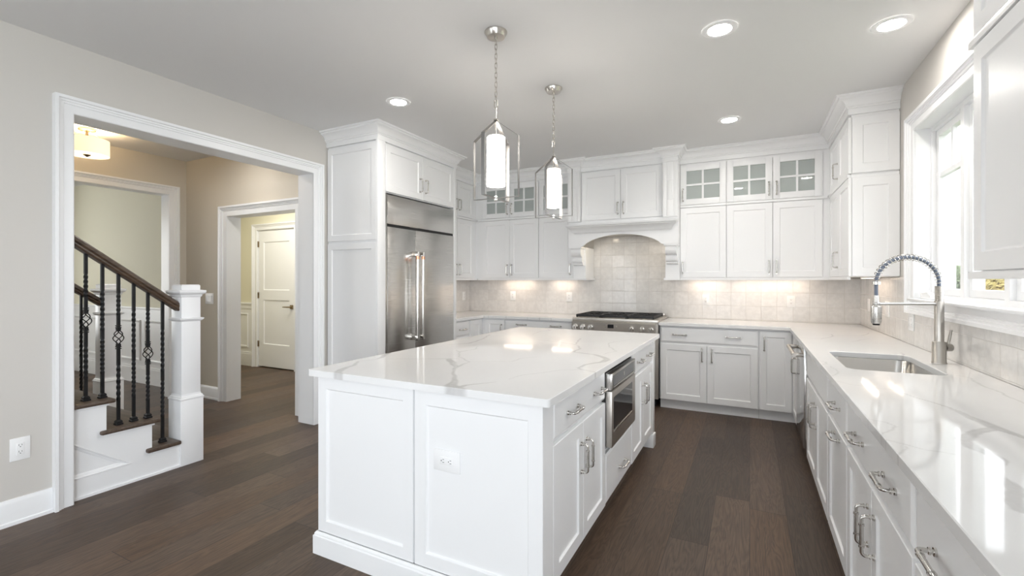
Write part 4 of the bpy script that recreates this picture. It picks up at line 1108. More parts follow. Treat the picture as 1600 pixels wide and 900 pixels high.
# ------------------------------------------------------------------ island
IX0, IX1, IY0, IY1 = -1.893, -0.690, 1.600, 3.890
t = thing('kitchen_island', 'large white kitchen island with panelled end, drawers and doors on its right side', 'island', ((IX0 + IX1)/2, (IY0 + IY1)/2, 0))
m = MB()
m.box(IX0 + 0.021, IX1 - 0.022, IY0 + 0.021, 2.4535, 0.0995, CB - 0.001); m.box(IX0 + 0.021, IX1 - 0.022, 3.0735, IY1, 0.0995, CB - 0.001)
m.box(IX0 + 0.021, -1.16, 2.4535, 3.0735, 0.0995, CB - 0.001); m.box(-1.16, IX1 - 0.022, 2.4535, 3.0735, 0.0995, 0.40); m.box(-1.16, IX1 - 0.022, 2.4535, 3.0735, 0.858, CB - 0.001)
m.box(IX0 + 0.021, IX1 - 0.09, IY0 + 0.021, IY1, 0.0, 0.0995)
part('body', m, M_CAB, t)
me = door_mesh(round(-1.3045 - IX0, 4), 0.757, 0.055); link('end_panel', me, t, Vector((IX0, IY0 + 0.020, 0.108)) - t.location)
me = door_mesh(round(-0.690 + 1.2955, 4), 0.757, 0.060); link('end_panel', me, t, Vector((-1.2955, IY0 + 0.020, 0.108)) - t.location)
# left side panels (towards the cased opening)
for k in range(3):
    y1 = IY1 - 0.01 - k * 0.757
    link('end_panel', door_mesh(0.752, 0.757, 0.060), t, Vector((IX0 + 0.020, y1, 0.108)) - t.location, (0, 0, -R90))
# corner stile and far post with foot on the right side
m = MB(); m.box(IX1 - 0.0215, IX1, IY0 + 0.0205, 1.704, 0.0, CB - 0.001); part('corner_stile', m, M_CAB, t)
m = MB(); m.box(-0.755, IX1, 3.812, IY1 + 0.004, 0.0, CB - 0.001, 0.002); m.box(-0.762, IX1 + 0.008, 3.804, IY1 + 0.012, 0.0, 0.105, 0.003); part('corner_post', m, M_CAB, t)
# base moulding on the front and the left
m = MB()
BM_ = [(0.0, 0.0), (0.017, 0.0), (0.017, 0.088), (0.012, 0.092), (0.012, 0.098), (0.006, 0.107), (0, 0.107)]
m.sweep2d([(-o, h) for o, h in BM_][::-1], [(IX0, IY1), (IX0, IY0), (IX1 + 0.0005, IY0)], ZUP)
part('base_moulding', m, M_CAB, t)
def ifront(kind, y0, y1, z0, z1, hs=()):
    w, h = round(y1 - y0, 4), round(z1 - z0, 4)
    me = door_mesh(w, h, 0.060) if kind == 'door' else drawer_mesh(w, h)
    d = link(kind, me, t, Vector((IX1 - DT, y0, z0)) - t.location, (0, 0, R90))
    for o, hy, hz in hs: link('handle', handle_mesh(o == 'v'), d, (hy - y0, -DT, hz - z0))
ifront('drawer', 1.708, 2.449, 0.700, 0.856, (('h', 1.93, 0.775), ('h', 2.305, 0.775)))
ifront('door', 1.708, 2.0765, 0.128, 0.682, (('v', 2.040, 0.525),)); ifront('door', 2.0805, 2.449, 0.128, 0.682, (('v', 2.118, 0.525),))
ifront('drawer', 2.458, 3.070, 0.128, 0.395, (('h', 2.80, 0.235),))
ifront('drawer', 3.079, 3.800, 0.700, 0.856, (('h', 3.30, 0.775), ('h', 3.62, 0.775)))
ifront('door', 3.079, 3.4375, 0.128, 0.682, (('v', 3.40, 0.52),)); ifront('door', 3.4415, 3.800, 0.128, 0.682, (('v', 3.48, 0.52),))

# microwave drawer in the island
MY0, MY1 = 2.452, 3.012
t = thing('microwave_drawer', 'stainless microwave drawer built into the right side of the island', 'microwave', (-0.80, (MY0 + MY1)/2, 0.44))
m = MB(); m.box(-1.15, -0.6905, MY0 + 0.004, MY1 + 0.05, 0.442, 0.838); part('body', m, M_DARK, t)
m = MB(); m.box(-0.690, -0.655, MY0, MY1 + 0.006, 0.440, 0.742, 0.003); part('drawer_front', m, M_STEEL_D, t)
m = MB(); m.box(-0.690, -0.655, MY0, MY1 + 0.006, 0.748, 0.838, 0.003); part('control_panel', m, M_STEEL, t)
m = MB(); m.box(-0.6545, -0.6535, MY0 + 0.035, MY1 - 0.085, 0.528, 0.706); part('window', m, M_BLACKGLASS, t)
m = MB(); m.box(-0.6545, -0.650, MY0 + 0.035, MY1 - 0.085, 0.519, 0.527); part('window_trim', m, M_CHROME, t)
m = MB(); m.box(-0.6545, -0.6535, MY0 + 0.030, MY1 - 0.04, 0.768, 0.824); part('display', m, M_GREYGLASS, t)
m = MB(); m.box(-0.6545, -0.651, MY0 + 0.030, MY1 - 0.04, 0.7595, 0.7665); part('display_trim', m, M_CHROME, t)
m = MB(); m.box(-0.6534, -0.6528, MY0 + 0.25, MY0 + 0.275, 0.785, 0.808); part('display_mark', m, M_NICKEL, t)

# ------------------------------------------------------------------ range hood
HXL, HXR, HC = -1.9055, -0.677, -1.2913
t = thing('range_hood', 'white mantel range hood with arched front, corbels and two cabinet doors above the range', 'range hood', (HC, 5.45, 1.343))
yb = YB - 0.001
m = MB(); m.box(HXL, HXR, 5.222, yb, 1.985, 2.6035); m.box(HXL + 0.02, HXR - 0.02, 5.222, yb, 2.6035, 2.735); m.box(HXL, HXL + 0.02, 5.222, yb, 1.735, 1.985); m.box(HXR - 0.02, HXR, 5.222, yb, 1.735, 1.985)
part('body', m, M_CAB, t)
# arched fascia
arch = [(HXL, 1.735), (-1.735, 1.735)]
for k in range(1, 24):
    u = k / 24; x = -1.735 + u * (-0.847 + 1.735); arch.append((x, 1.735 + 0.125 * (1 - (2*u - 1)**2) ** 0.72))
arch += [(-0.847, 1.735), (HXR, 1.735), (HXR, 2.02), (HXL, 2.02)]
m = MB(); m.prism(arch, 'y', 5.192, 5.2215); part('arched_fascia', m, M_CAB, t)
# mantel moulding with mitred returns
MP = [(0.0, 1.880), (0.006, 1.880), (0.010, 1.888), (0.020, 1.892), (0.030, 1.915), (0.052, 1.940), (0.072, 1.952), (0.076, 1.962), (0.090, 1.966), (0.095, 1.985), (0.0, 1.985)]
m = MB(); m.sweep2d([(-o, h) for o, h in MP], [(-1.825, 5.2215), (-1.825, 5.191), (-0.763, 5.191), (-0.763, 5.2215)], ZUP)
part('mantel', m, M_CAB, t)
# legs down to the light rail line
for a, b in ((HXL, -1.746), (-0.830, HXR)):
    m = MB(); m.box(a + 0.0005, b, 5.341, YB - 0.0095, 1.3675, 1.7345); part('leg', m, M_CAB, t)
    m = MB(); m.box(a + 0.0005 if b < -1 else a - 0.016, b + 0.014 if b < -1 else b, 5.332, YB - 0.0095, 1.343, 1.3670); part('leg_rail', m, M_CAB, t)
# corbels
CBP = [(5.3405, 1.7345), (5.196, 1.7345), (5.196, 1.712), (5.203, 1.708), (5.206, 1.700), (5.204, 1.672), (5.212, 1.640), (5.232, 1.622), (5.256, 1.618), (5.262, 1.610), (5.262, 1.598), (5.252, 1.590), (5.250, 1.572), (5.262, 1.552), (5.284, 1.546), (5.290, 1.540), (5.290, 1.528), (5.302, 1.520), (5.3405, 1.516)]
for a, b in ((-1.886, -1.766), (-0.812, -0.694)):
    m = MB(); m.prism(CBP, 'x', a, b); m.box(a - 0.014, b + 0.014, 5.192, 5.3405, 1.7135, 1.7346, 0.002); part('corbel', m, M_CAB, t, 40)
# doors
add_front(t, 'door', -1.748 - HC, -1.2945 - HC, 2.035 - 1.343, 2.588 - 1.343, (('v', -1.325 - HC, 2.155 - 1.343),), yoff=5.2005 - 5.45)
add_front(t, 'door', -1.2905 - HC, -0.840 - HC, 2.035 - 1.343, 2.588 - 1.343, (('v', -1.260 - HC, 2.155 - 1.343),), yoff=5.2005 - 5.45)
# pilasters built up of staggered boards
for a, b in ((HXL + 0.001, -1.757), (-0.830, HXR - 0.001)):
    m = MB(); m.box(a, b, 5.152, 5.2215, 2.0205, 2.6035)
    pc = (a + b) / 2
    for hw_, za, zc_ in ((0.030, 2.405, 2.598), (0.026, 2.200, 2.402), (0.032, 2.030, 2.197)): m.box(pc - hw_, pc + hw_, 5.146, 5.1525, za, zc_, 0.002)
    for s_ in (-1, 1): m.box(pc + s_*0.042, pc + s_*((b - a)/2 - 0.001), 5.147, 5.1525, 2.025, 2.600, 0.001)
    part('pilaster', m, M_CAB, t)
m = MB(); m.box(-1.74, -0.84, 5.235, 5.62, 1.880, 1.984); m.box(-1.70, -0.88, 5.25, 5.60, 1.872, 1.8805); part('hood_liner', m, M_STEEL_D, t)
m = MB()
for x in (-1.55, -1.03): m.lathe([(0.03, 1.868), (0.03, 1.8725)], (x, 5.32, 0), 16)
part('hood_lamp', m, M_HOODLAMP, t)

# ------------------------------------------------------------------ gas range
GX0, GX1, GC = -1.783, -0.8695, -1.326
t = thing('gas_range', 'stainless steel gas range with six burners and black grates under the hood', 'range', (GC, 5.34, 0))
m = MB(); m.box(GX0, -0.848, 4.992, YB - 0.012, 0.10, 0.885); m.box(GX0, -0.848, 4.985, YB - 0.012, 0.8852, 0.925, 0.004); part('body', m, M_STEEL_D, t)
m = MB(); m.box(GX0 + 0.02, GX1 - 0.02, 5.10, YB - 0.02, 0.0, 0.0995); part('toe_kick', m, M_DARK, t)
m = MB(); m.box(GX0 + 0.012, GX1 - 0.012, YB - 0.045, YB - 0.013, 0.9255, 0.955, 0.003); part('back_guard', m, M_STEEL_D, t)
m = MB(); m.prism([(4.9915, 0.770), (4.962, 0.780), (4.952, 0.880), (4.9845, 0.8845), (4.9915, 0.8845)], 'x', GX0, GX1); cp = part('control_panel', m, M_STEEL_D, t)
def fy(z): return 4.962 - (z - 0.78) * 0.1
for x in (-1.742, -1.655, -1.565, -1.12, -1.01, -0.905 - 0.01):
    m = MB(); z = 0.822; y = fy(z); m.lathe([(0.030, y - 0.006), (0.030, y - 0.0005)], (x, 0, z), 22, 'y'); m.lathe([(0.0225, y - 0.036), (0.0235, y - 0.033), (0.0235, y - 0.006)], (x, 0, z), 22, 'y'); m.box(x - 0.004, x + 0.004, y - 0.044, y - 0.035, z - 0.020, z + 0.020, 0.002)
    part('knob', m, M_CHROME, t, 40)
m = MB(); m.box(-1.372, -1.307, 4.9525, 4.9568, 0.822, 0.862); part('display', m, M_SCREEN, t)
for x, z in ((-1.40, 0.856), (-1.40, 0.83), (-1.277, 0.842)):
    m = MB(); m.lathe([(0.008, fy(z) - 0.004), (0.008, fy(z) - 0.0005)], (x, 0, z), 14, 'y'); part('button', m, M_CHROME, t)
m = MB(); m.box(GX0 + 0.004, GX1 - 0.004, 4.958, 4.9915, 0.165, 0.764, 0.004); part('oven_door', m, M_STEEL_D, t)
m = MB(); m.box(GX0 + 0.15, GX1 - 0.15, 4.956, 4.9583, 0.30, 0.60); part('oven_window', m, M_BLACKGLASS, t)
m = MB(); m.tube([(GX0 + 0.06, 4.915, 0.71), (GX1 - 0.06, 4.915, 0.71)], 0.014, 14)
for x in (GX0 + 0.09, GX1 - 0.09): m.box(x - 0.012, x + 0.012, 4.915, 4.9575, 0.699, 0.721)
part('handle', m, M_CHROME, t)
m = MB(); m.box(GX0 + 0.004, GX1 - 0.004, 4.965, 4.9915, 0.105, 0.160); part('lower_panel', m, M_STEEL_D, t)
gw = (GX1 - GX0 - 0.05) / 3
for k in range(3):
    a = GX0 + 0.025 + k * gw; b = a + gw - 0.004; y0, y1 = 5.035, 5.615
    m = MB(); z0, z1 = 0.940, 0.957
    for y in (y0, y1 - 0.016): m.box(a, b, y, y + 0.016, 0.932, z1, 0.002)
    for x in (a, b - 0.016): m.box(x, x + 0.016, y0, y1, 0.932, z1, 0.002)
    m.box(a, b, (y0 + y1)/2 - 0.008, (y0 + y1)/2 + 0.008, z0, z1, 0.002)
    c = (a + b) / 2
    for yc in (y0 + 0.145, y1 - 0.145):
        m.box(c - 0.007, c + 0.007, yc - 0.14, yc - 0.035, z0, z1); m.box(c - 0.007, c + 0.007, yc + 0.035, yc + 0.14, z0, z1)
        m.box(a + 0.01, c - 0.035, yc - 0.007, yc + 0.007, z0, z1); m.box(c + 0.035, b - 0.01, yc - 0.007, yc + 0.007, z0, z1)
        for sx in (-1, 1):
            for sy in (-1, 1): m.tube([(c + sx*0.12, yc + sy*0.12, 0.9485), (c + sx*0.035, yc + sy*0.035, 0.9485)], 0.007, 6)
    for x in (a + 0.008, b - 0.008):
        for y in (y0 + 0.008, y1 - 0.008): m.box(x - 0.008, x + 0.008, y - 0.008, y + 0.008, 0.9256, 0.935)
    part('grate', m, M_GRATE, t)
    for yc in (y0 + 0.145, y1 - 0.145):
        m = MB(); m.lathe([(0.052, 0.9254), (0.050, 0.930), (0.038, 0.934), (0.036, 0.939), (0.0, 0.940)], (c, yc, 0), 24, cap=False); part('burner', m, M_BLACK, t)

# ------------------------------------------------------------------ refrigerator and its cabinet
RX = -2.955
t = thing('refrigerator_cabinet', 'tall white cabinet surround with panelled side and two doors above the refrigerator', 'cabinet', (-3.28, 3.765, 0))
m = MB(); m.box(XL + 0.001, RX - 0.022, 3.161, 3.225, 0.0, 2.604); m.box(XL + 0.001, RX - 0.022, 4.345, 4.388, 0.0, 2.604); m.box(XL + 0.001, RX - 0.022, 3.225, 4.345, 2.146, 2.604)
part('body', m, M_CAB, t)
m = MB(); m.box(RX - 0.0215, RX, 3.1405, 3.240, 0.0, 2.604, 0.0015); part('stile', m, M_CAB, t)
m = MB(); m.box(RX - 0.0215, RX, 4.339, 4.388, 0.0, 2.604, 0.0015); part('stile', m, M_CAB, t)
L0 = t.location
for z0, z1 in ((0.14, 0.865), (0.887, 1.683), (1.706, 2.583)):
    pass
for z0, z1 in ((0.145, 1.683), (1.706, 2.583)):
    link('end_panel', door_mesh(round(RX - 0.022 - (XL + 0.012), 4), round(z1 - z0, 4), 0.055), t, Vector((XL + 0.012, 3.1605, z0)) - L0)
m = MB(); m.box(XL + 0.001, RX - 0.022, 3.142, 3.1605, 0, 0.14); part('base_panel', m, M_CAB, t)
for y0, y1, hy in ((3.248, 3.7775, 3.738), (3.7815, 4.335, 3.828)):
    d = link('door', door_mesh(round(y1 - y0, 4), 0.429, 0.060), t, Vector((RX - DT, y0, 2.154)) - L0, (0, 0, R90))
    link('handle', handle_mesh(True), d, (hy - y0, -DT, 2.295 - 2.154))
m = MB(); m.sweep2d([(-o, h) for o, h in CROWN], [(XL + 0.001, 3.140), (RX, 3.140), (RX, 4.3885), (-3.30, 4.3885)], ZUP); part('crown', m, M_CAB, t)

t = thing('refrigerator', 'built-in stainless steel refrigerator with two doors and long tubular handles', 'refrigerator', (-3.26, 3.79, 0))
m = MB(); m.box(XL + 0.03, RX - 0.035, 3.252, 4.330, 0.0, 2.135); part('body', m, M_DARK, t)
m = MB(); m.box(RX - 0.034, RX - 0.004, 3.2415, 3.266, 0.10, 2.135, 0.002); part('side_trim', m, M_CHROME, t)
m = MB(); m.box(RX - 0.034, RX - 0.003, 3.270, 4.338, 1.860, 2.130, 0.003); part('grille_panel', m, M_STEEL, t)
m = MB(); m.box(RX - 0.034, RX - 0.003, 3.270, 3.672, 0.105, 1.835, 0.003); dl = part('door', m, M_STEEL, t)
m = MB(); m.box(RX - 0.034, RX - 0.003, 3.676, 4.338, 0.105, 1.835, 0.003); dr = part('door', m, M_STEEL, t)
m = MB(); m.box(RX - 0.03, RX - 0.012, 3.272, 4.336, 1.8365, 1.8585); part('hinge_gap', m, M_DARK, t)
m = MB(); m.box(RX - 0.034, RX - 0.02, 3.29, 4.33, 0.0, 0.10); part('toe_grille', m, M_DARK, t)
for d, y in ((dl, 3.632), (dr, 3.716)):
    m = MB(); xh = RX + 0.057
    m.tube([(xh, y, 0.755), (xh, y, 1.62)], 0.0155, 18)
    for z in (0.775, 1.600): m.box(RX - 0.0035, xh + 0.012, y - 0.0165, y + 0.0165, z - 0.022, z + 0.022, 0.004)
    h = part('handle', m, M_CHROME, d, 40)
    m = MB(); m.lathe([(0.0163, 1.548), (0.0163, 1.577)], (xh, y, 0), 18); part('copper_band', m, M_COPPER, d)

# ------------------------------------------------------------------ pendants
def lamp_light(name, loc, watt, color, r=0.04, spot=None, parent=None, rot=None):
    l = bpy.data.lights.new(name, 'SPOT' if spot else 'POINT'); l.energy = watt; l.color = color; l.shadow_soft_size = r
    if spot: l.spot_size = math.radians(spot); l.spot_blend = 0.6
    o = bpy.data.objects.new(name, l); COL.objects.link(o); o.location = loc
    if parent: o.parent = parent
    return o
def make_pendant(loc, label):
    t = thing('pendant_light', label, 'pendant light', (loc[0], loc[1], CEIL), 0, 'pendant lanterns over the island')
    m = MB(); m.lathe([(0.010, -0.034), (0.050, -0.031), (0.052, -0.027), (0.064, -0.006), (0.064, -0.0005)], (0, 0, 0), 32); lpart('canopy', m, M_NICKEL, t)
    m = MB(); m.lathe([(0.006, -0.048), (0.009, -0.044), (0.009, -0.034)], (0, 0, 0), 12)
    zt, zb_ = -0.044, -0.392; n = 13; pitch = (zt - zb_) / n
    for k in range(n):
        zc = zt - (k + 0.5) * pitch; pts = []; hl, hw = pitch * 0.5 + 0.0035, 0.0068
        for i in range(16):
            a = 2*PI*i/16; u = hw*math.cos(a); v = math.sin(a); v = (hl - hw) * (1 if v > 0 else -1 if v < 0 else 0) + hw*v if abs(v) > 1e-6 else 0
            pts.append((u, 0, zc + v) if k % 2 else (0, u, zc + v))
        m.tube(pts, 0.0018, 6, closed=True)
    lpart('chain', m, M_NICKEL, t)
    m = MB()
    pts = [(-0.009, 0, -0.386), (0.009, 0, -0.386), (0.009, 0, -0.428), (-0.009, 0, -0.428)]
    m.tube(pts, 0.003, 8, closed=True); m.tube([(0, 0, -0.426), (0, 0, -0.596)], 0.004, 10)
    m.lathe([(0.010, -0.503), (0.014, -0.500), (0.014, -0.494), (0.006, -0.490)], (0, 0, 0), 14)
    lpart('stem', m, M_NICKEL, t)
    # lantern frame: two flat-bar loops crossing at right angles
    R, zs, zbm, za = 0.143, CEIL - 2.138, CEIL - 1.803, CEIL - 2.243
    for nm, ax in (('frame_bar', 0), ('frame_bar', 1)):
        m = MB(); loop = [(0, -za), (R, -zs), (R, -zbm), (0, -zbm), (-R, -zbm), (-R, -zs)]
        W = 0.0105; T = 0.0022
        prof = [(-T/2, -W), (T/2, -W), (T/2, W), (-T/2, W)]
        m.sweep2d(prof, loop, (lambda a, b, h: (a, h, b)) if ax == 0 else (lambda a, b, h: (h * 1.0, a, b - 0.0005)), True)
        lpart(nm, m, M_LANTERN, t)
    m = MB(); m.lathe([(0.009, -zbm - 0.016), (0.011, -zbm - 0.010), (0.011, -zbm + 0.006), (0.006, -zbm + 0.012)], (0, 0, 0), 14); lpart('finial', m, M_CHROME, t)
    z1, z0 = 2.150 - CEIL, 1.872 - CEIL
    m = MB(); m.lathe([(0.006, z1 + 0.001), (0.046, z1), (0.0515, z1 - 0.006), (0.0525, z0 + 0.004), (0.0520, z0), (0.0490, z0 + 0.002), (0.0480, z1 - 0.010), (0.006, z1 - 0.008)], (0, 0, 0), 36, cap=False); lpart('glass_shade', m, M_SHADE, t, smooth=50)
    m = MB(); m.lathe([(0.0, z0 + 0.09), (0.018, z0 + 0.10), (0.024, z0 + 0.135), (0.014, z0 + 0.18), (0.012, z1 - 0.010)], (0, 0, 0), 16, cap=False); lpart('bulb', m, M_SHADE, t)
    return t
make_pendant((-1.277, 2.294), 'nearer of the two lantern pendants over the island, lit white glass cylinder')
make_pendant((-1.276, 3.158), 'farther of the two lantern pendants over the island, lit white glass cylinder')

# ------------------------------------------------------------------ recessed ceiling lights
def downlight(x, y, label, lens=None):
    t = thing('recessed_light', label, 'ceiling light', (x, y, CEIL), 0, 'recessed ceiling lights')
    m = MB(); m.lathe([(0.060, -0.0035), (0.064, -0.0065), (0.090, -0.0050), (0.094, -0.0005)], (0, 0, 0), 40, cap=False); lpart('trim_ring', m, M_TRIM, t)
    m = MB(); m.lathe([(0.0, -0.0030), (0.060, -0.0030), (0.060, -0.0008), (0.0, -0.0008)], (0, 0, 0), 40, cap=False); lpart('lens', m, lens or M_LED, t)
for x, y, lab in ((-0.150, 2.838, 'recessed round ceiling light right of the nearer pendant, towards the top of the photo'), (0.692, 3.213, 'recessed round ceiling light nearest the window, at the top right'),
                  (-2.460, 2.842, 'recessed round ceiling light left of the pendants, in front of the tall refrigerator cabinet'), (-0.160, 4.474, 'recessed round ceiling light farthest back, above the glazed cabinets right of the hood')):
    downlight(x, y, lab)
for x, y in ((-2.46, -1.6), (-0.15, -1.6), (-2.46, -4.2), (-0.15, -4.2)): downlight(x, y, 'added recessed round ceiling light, unseen behind the camera', M_LED_FILL)  # extra lights added to brighten the room, out of view
downlight(-4.50, 2.55, 'recessed round ceiling light in the hall, hidden above the cased opening')

# ------------------------------------------------------------------ under-cabinet lights
def ucl(x0, x1, y, label, W, rot=0):
    t = thing('under_cabinet_light', label, 'light', ((x0 + x1)/2, y, 1.3665) if not rot else (y, (x0 + x1)/2, 1.3665), rot, 'under-cabinet light bars')
    L = (x1 - x0) / 2
    m = MB(); m.box(-L, L, -0.014, 0.014, -0.011, -0.0005); lpart('housing', m, M_PLATE, t)
    m = MB(); m.box(-L + 0.008, L - 0.008, -0.010, 0.010, -0.0125, -0.0112); lpart('lens', m, M_UCL, t)
    l = bpy.data.lights.new('under_cabinet_glow', 'AREA'); l.shape = 'RECTANGLE'; l.size = 2*L - 0.02; l.size_y = 0.02; l.energy = W; l.color = (1.0, 0.80, 0.63)
    o = bpy.data.objects.new('under_cabinet_glow', l); COL.objects.link(o); o.location = (0, 0, -0.0135); o.parent = t
yU = 5.57
ucl(-2.98, -2.55, yU, 'light bar under the double cabinet in the left back corner', UCL_W)
ucl(-2.28, -2.00, yU, 'light bar under the single cabinet left of the hood', UCL_W * 0.7)
ucl(-0.60, -0.29, yU, 'light bar under the single cabinet right of the hood', UCL_W * 0.8)
ucl(-0.13, 0.53, yU, 'light bar under the double cabinet right of the hood', UCL_W * 1.25)
ucl(4.50, 5.05, 0.885, 'light bar under the corner cabinet beside the window', UCL_W * 0.9, R90)
ucl(4.62, 5.10, -3.46, 'light bar under the left wall cabinet past the refrigerator', UCL_W * 0.7, R90)

# ------------------------------------------------------------------ outlets and switches
def plate(name, label, cat, loc, rz, w, h, kind='outlet', horiz=False, gangs=1):
    """faces local -y"""
    t = thing(name, label, cat, loc, rz, None)
    m = MB(); m.box(-w/2, w/2, -0.006, -0.0003, -h/2, h/2, 0.002); lpart('faceplate', m, M_PLATE, t)
    for g in range(gangs):
        ox = (g - (gangs - 1)/2) * 0.046
        m = MB()
        if kind == 'outlet':
            if horiz: m.box(-0.033, 0.033, -0.0085, -0.0055, -0.0165, 0.0165, 0.0015)
            else: m.box(ox - 0.0165, ox + 0.0165, -0.0085, -0.0055, -0.033, 0.033, 0.0015)
            lpart('receptacle', m, M_PLATE, t)
            m = MB()
            for s in (-0.018, 0.018):
                for a, b, hw, hh in ((-0.006, 0.004, 0.0012, 0.0045), (0.006, 0.004, 0.0012, 0.0038), (0.0, -0.006, 0.0025, 0.0022)):
                    if horiz: m.box(s + b - hh, s + b + hh, -0.0088, -0.0086, a - hw, a + hw)
                    else: m.box(ox + a - hw, ox + a + hw, -0.0088, -0.0086, s + b - hh, s + b + hh)
            lpart('slots', m, M_SLOT, t, smooth=0)
        else:
            m.prism([(-0.0055, -0.033), (-0.0075, -0.033), (-0.0105, 0.033), (-0.0055, 0.033)], 'x', ox - 0.0165, ox + 0.0165); lpart('rocker', m, M_PLATE, t)
    return t
plate('outlet', 'white double outlet low on the left wall above the baseboard', 'outlet', (XL, 1.046, 0.407), R90, 0.082, 0.124)
plate('outlet', 'white horizontal outlet on the end panel of the island', 'outlet', (-1.129, IY0 + 0.0085, 0.582), 0, 0.133, 0.090, 'outlet', True)
ty = YB - 0.009
plate('outlet', 'white outlet on the backsplash under the left back corner cabinets', 'outlet', (-2.889, ty, 1.128), 0, 0.078, 0.122)
plate('outlet', 'white outlet on the backsplash just left of the range', 'outlet', (-2.073, ty, 1.126), 0, 0.078, 0.122)
plate('outlet', 'white outlet on the backsplash right of the range', 'outlet', (-0.441, ty, 1.120), 0, 0.078, 0.122)
plate('outlet', 'white outlet on the back wall tiles near the right corner', 'outlet', (0.386, ty, 1.118), 0, 0.078, 0.122)
plate('outlet', 'white outlet on the short tile return beside the refrigerator', 'outlet', (XL + 0.009, 5.515, 1.121), R90, 0.078, 0.122)
plate('wall_switch', 'white switch plate on the window wall tiles, closest to the right corner', 'switch', (XR - 0.009, 5.283, 1.111), -R90, 0.078, 0.122, 'switch')
plate('wall_switch', 'white switch plate on the window wall tiles, behind the faucet head', 'switch', (XR - 0.009, 4.639, 1.111), -R90, 0.122, 0.122, 'switch', False, 2)
plate('outlet', 'white double-gang outlet on the tiles under the window corner', 'outlet', (XR - 0.009, 4.030, 1.055), -R90, 0.118, 0.112, 'outlet', False, 2)
plate('wall_switch', 'white double switch plate on the beige hall wall behind the stair', 'switch', (-5.465, HY, 1.132), 0, 0.150, 0.122, 'switch', False, 2)
plate('outlet', 'white outlet on the dining room wainscot behind the balusters', 'outlet', (-6.585, 3.194, 0.615), 0, 0.078, 0.122)

# ------------------------------------------------------------------ folded crank on the window stool
t = thing('window_crank', 'white folded crank handle lying on the window stool', 'window crank', (1.025, 3.86, WZ0 + 0.004))
m = MB(); m.prism([(3.775, 0), (3.985 - 0.01, 0), (3.975, 0.018), (3.94, 0.030), (3.84, 0.036), (3.79, 0.024)], 'x', -0.022, 0.022)
bmesh.ops.translate(m.bm, verts=m.bm.verts, vec=(1.030, 0, WZ0 + 0.004)); part('cover', m, M_PLATE, t)
m = MB(); m.tube([(1.028, 3.80, WZ0 + 0.034), (1.020, 3.88, WZ0 + 0.046), (1.012, 3.955, WZ0 + 0.036)], [0.008, 0.007, 0.007], 10); m.tube([(1.012, 3.953, WZ0 + 0.020), (1.006, 3.965, WZ0 + 0.060)], 0.008, 10); part('arm', m, M_PLATE, t)

# ------------------------------------------------------------------ hall drum lamp
t = thing('drum_ceiling_light', 'lit cream drum-shade ceiling lamp in the hall above the stair', 'ceiling light', (-5.46, 2.03, CEIL))
m = MB(); m.lathe([(0.060, -0.020), (0.066, -0.014), (0.066, -0.0005)], (0, 0, 0), 28); m.lathe([(0.010, -0.07), (0.012, -0.02)], (0, 0, 0), 12); lpart('canopy', m, M_BRASS, t)
m = MB(); m.lathe([(0.160, -0.100), (0.162, -0.100), (0.162, -0.243), (0.160, -0.243)], (0, 0, 0), 48, cap=False); m.lathe([(0.159, -0.243), (0.1605, -0.243), (0.1605, -0.100), (0.159, -0.100)], (0, 0, 0), 48, cap=False); lpart('drum_shade', m, M_DRUM, t)
m = MB(); m.lathe([(0.0, -0.238), (0.158, -0.238), (0.158, -0.234), (0.0, -0.234)], (0, 0, 0), 48, cap=False); lpart('diffuser', m, M_DRUMB, t)
m = MB(); m.lathe([(0.004, -0.262), (0.012, -0.256), (0.030, -0.244), (0.030, -0.240)], (0, 0, 0), 18); lpart('finial', m, M_BRASS, t)
m = MB()
for k in range(3):
    a = 2*PI*k/3 + 0.5; m.tube([(0.012*math.cos(a), 0.012*math.sin(a), -0.02), (0.158*math.cos(a), 0.158*math.sin(a), -0.108)], 0.003, 6)
lpart('strut', m, M_BRASS, t)
lamp_light('drum_glow', (0, 0, -0.06), DRUM_W, (1.0, 0.76, 0.48), 0.05, None, t)

# ------------------------------------------------------------------ staircase
RISE, RUN, XS, XF = 0.1945, 0.253, -3.645, -5.03
N1 = 1.999                                # nose of the first tread
stair = thing('staircase', 'white staircase with dark oak treads rising out of the cased opening', 'stairs', ((XS + XF)/2, 1.6, 0))
nose = [N1 - RUN*k for k in range(6)]     # nose line of each tread
for k in range(6):
    zt = RISE*(k + 1); y1 = nose[k]; y0 = nose[k] - RUN - 0.035
    if k == 0: y0 = nose[1] - 0.040 - 0.037
    m = MB()
    xe = -3.612 if k < 3 else -3.795
    lo = max(y0, 1.2755) if k < 3 else y0
    if k == 0: m.box(XF + 0.17, -3.7925, lo, y1, zt - 0.027, zt, 0.010); m.box(XF, XF + 0.171, lo, 1.904, zt - 0.027, zt); m.box(-3.793, xe, lo, 1.8765, zt - 0.027, zt, 0.008)
    elif k < 3:
        m.box(XF, XS + 0.0005, lo, y1, zt - 0.027, zt, 0.010); m.box(XS - 0.004, xe, max(1.2755, nose[k + 1] - 0.077), y1, zt - 0.0268, zt - 0.0002, 0.010)
    else: m.box(XF, xe, lo, y1, zt - 0.027, zt, 0.010)
    if lo > y0 and k < 3 and y0 < 1.2755: m.box(XF, -3.795, y0, lo + 0.001, zt - 0.027, zt)
    part('tread', m, M_TREAD, stair)
    m = MB(); yr = y1 - 0.040
    m.box(XF + (0.171 if k == 0 else 0.01), -3.794 if k == 0 or k > 2 else XS - 0.001, yr - 0.014, yr, RISE*k + (0.0005 if k == 0 else 0.0), zt - 0.0275); part('riser', m, M_TRIM, stair)
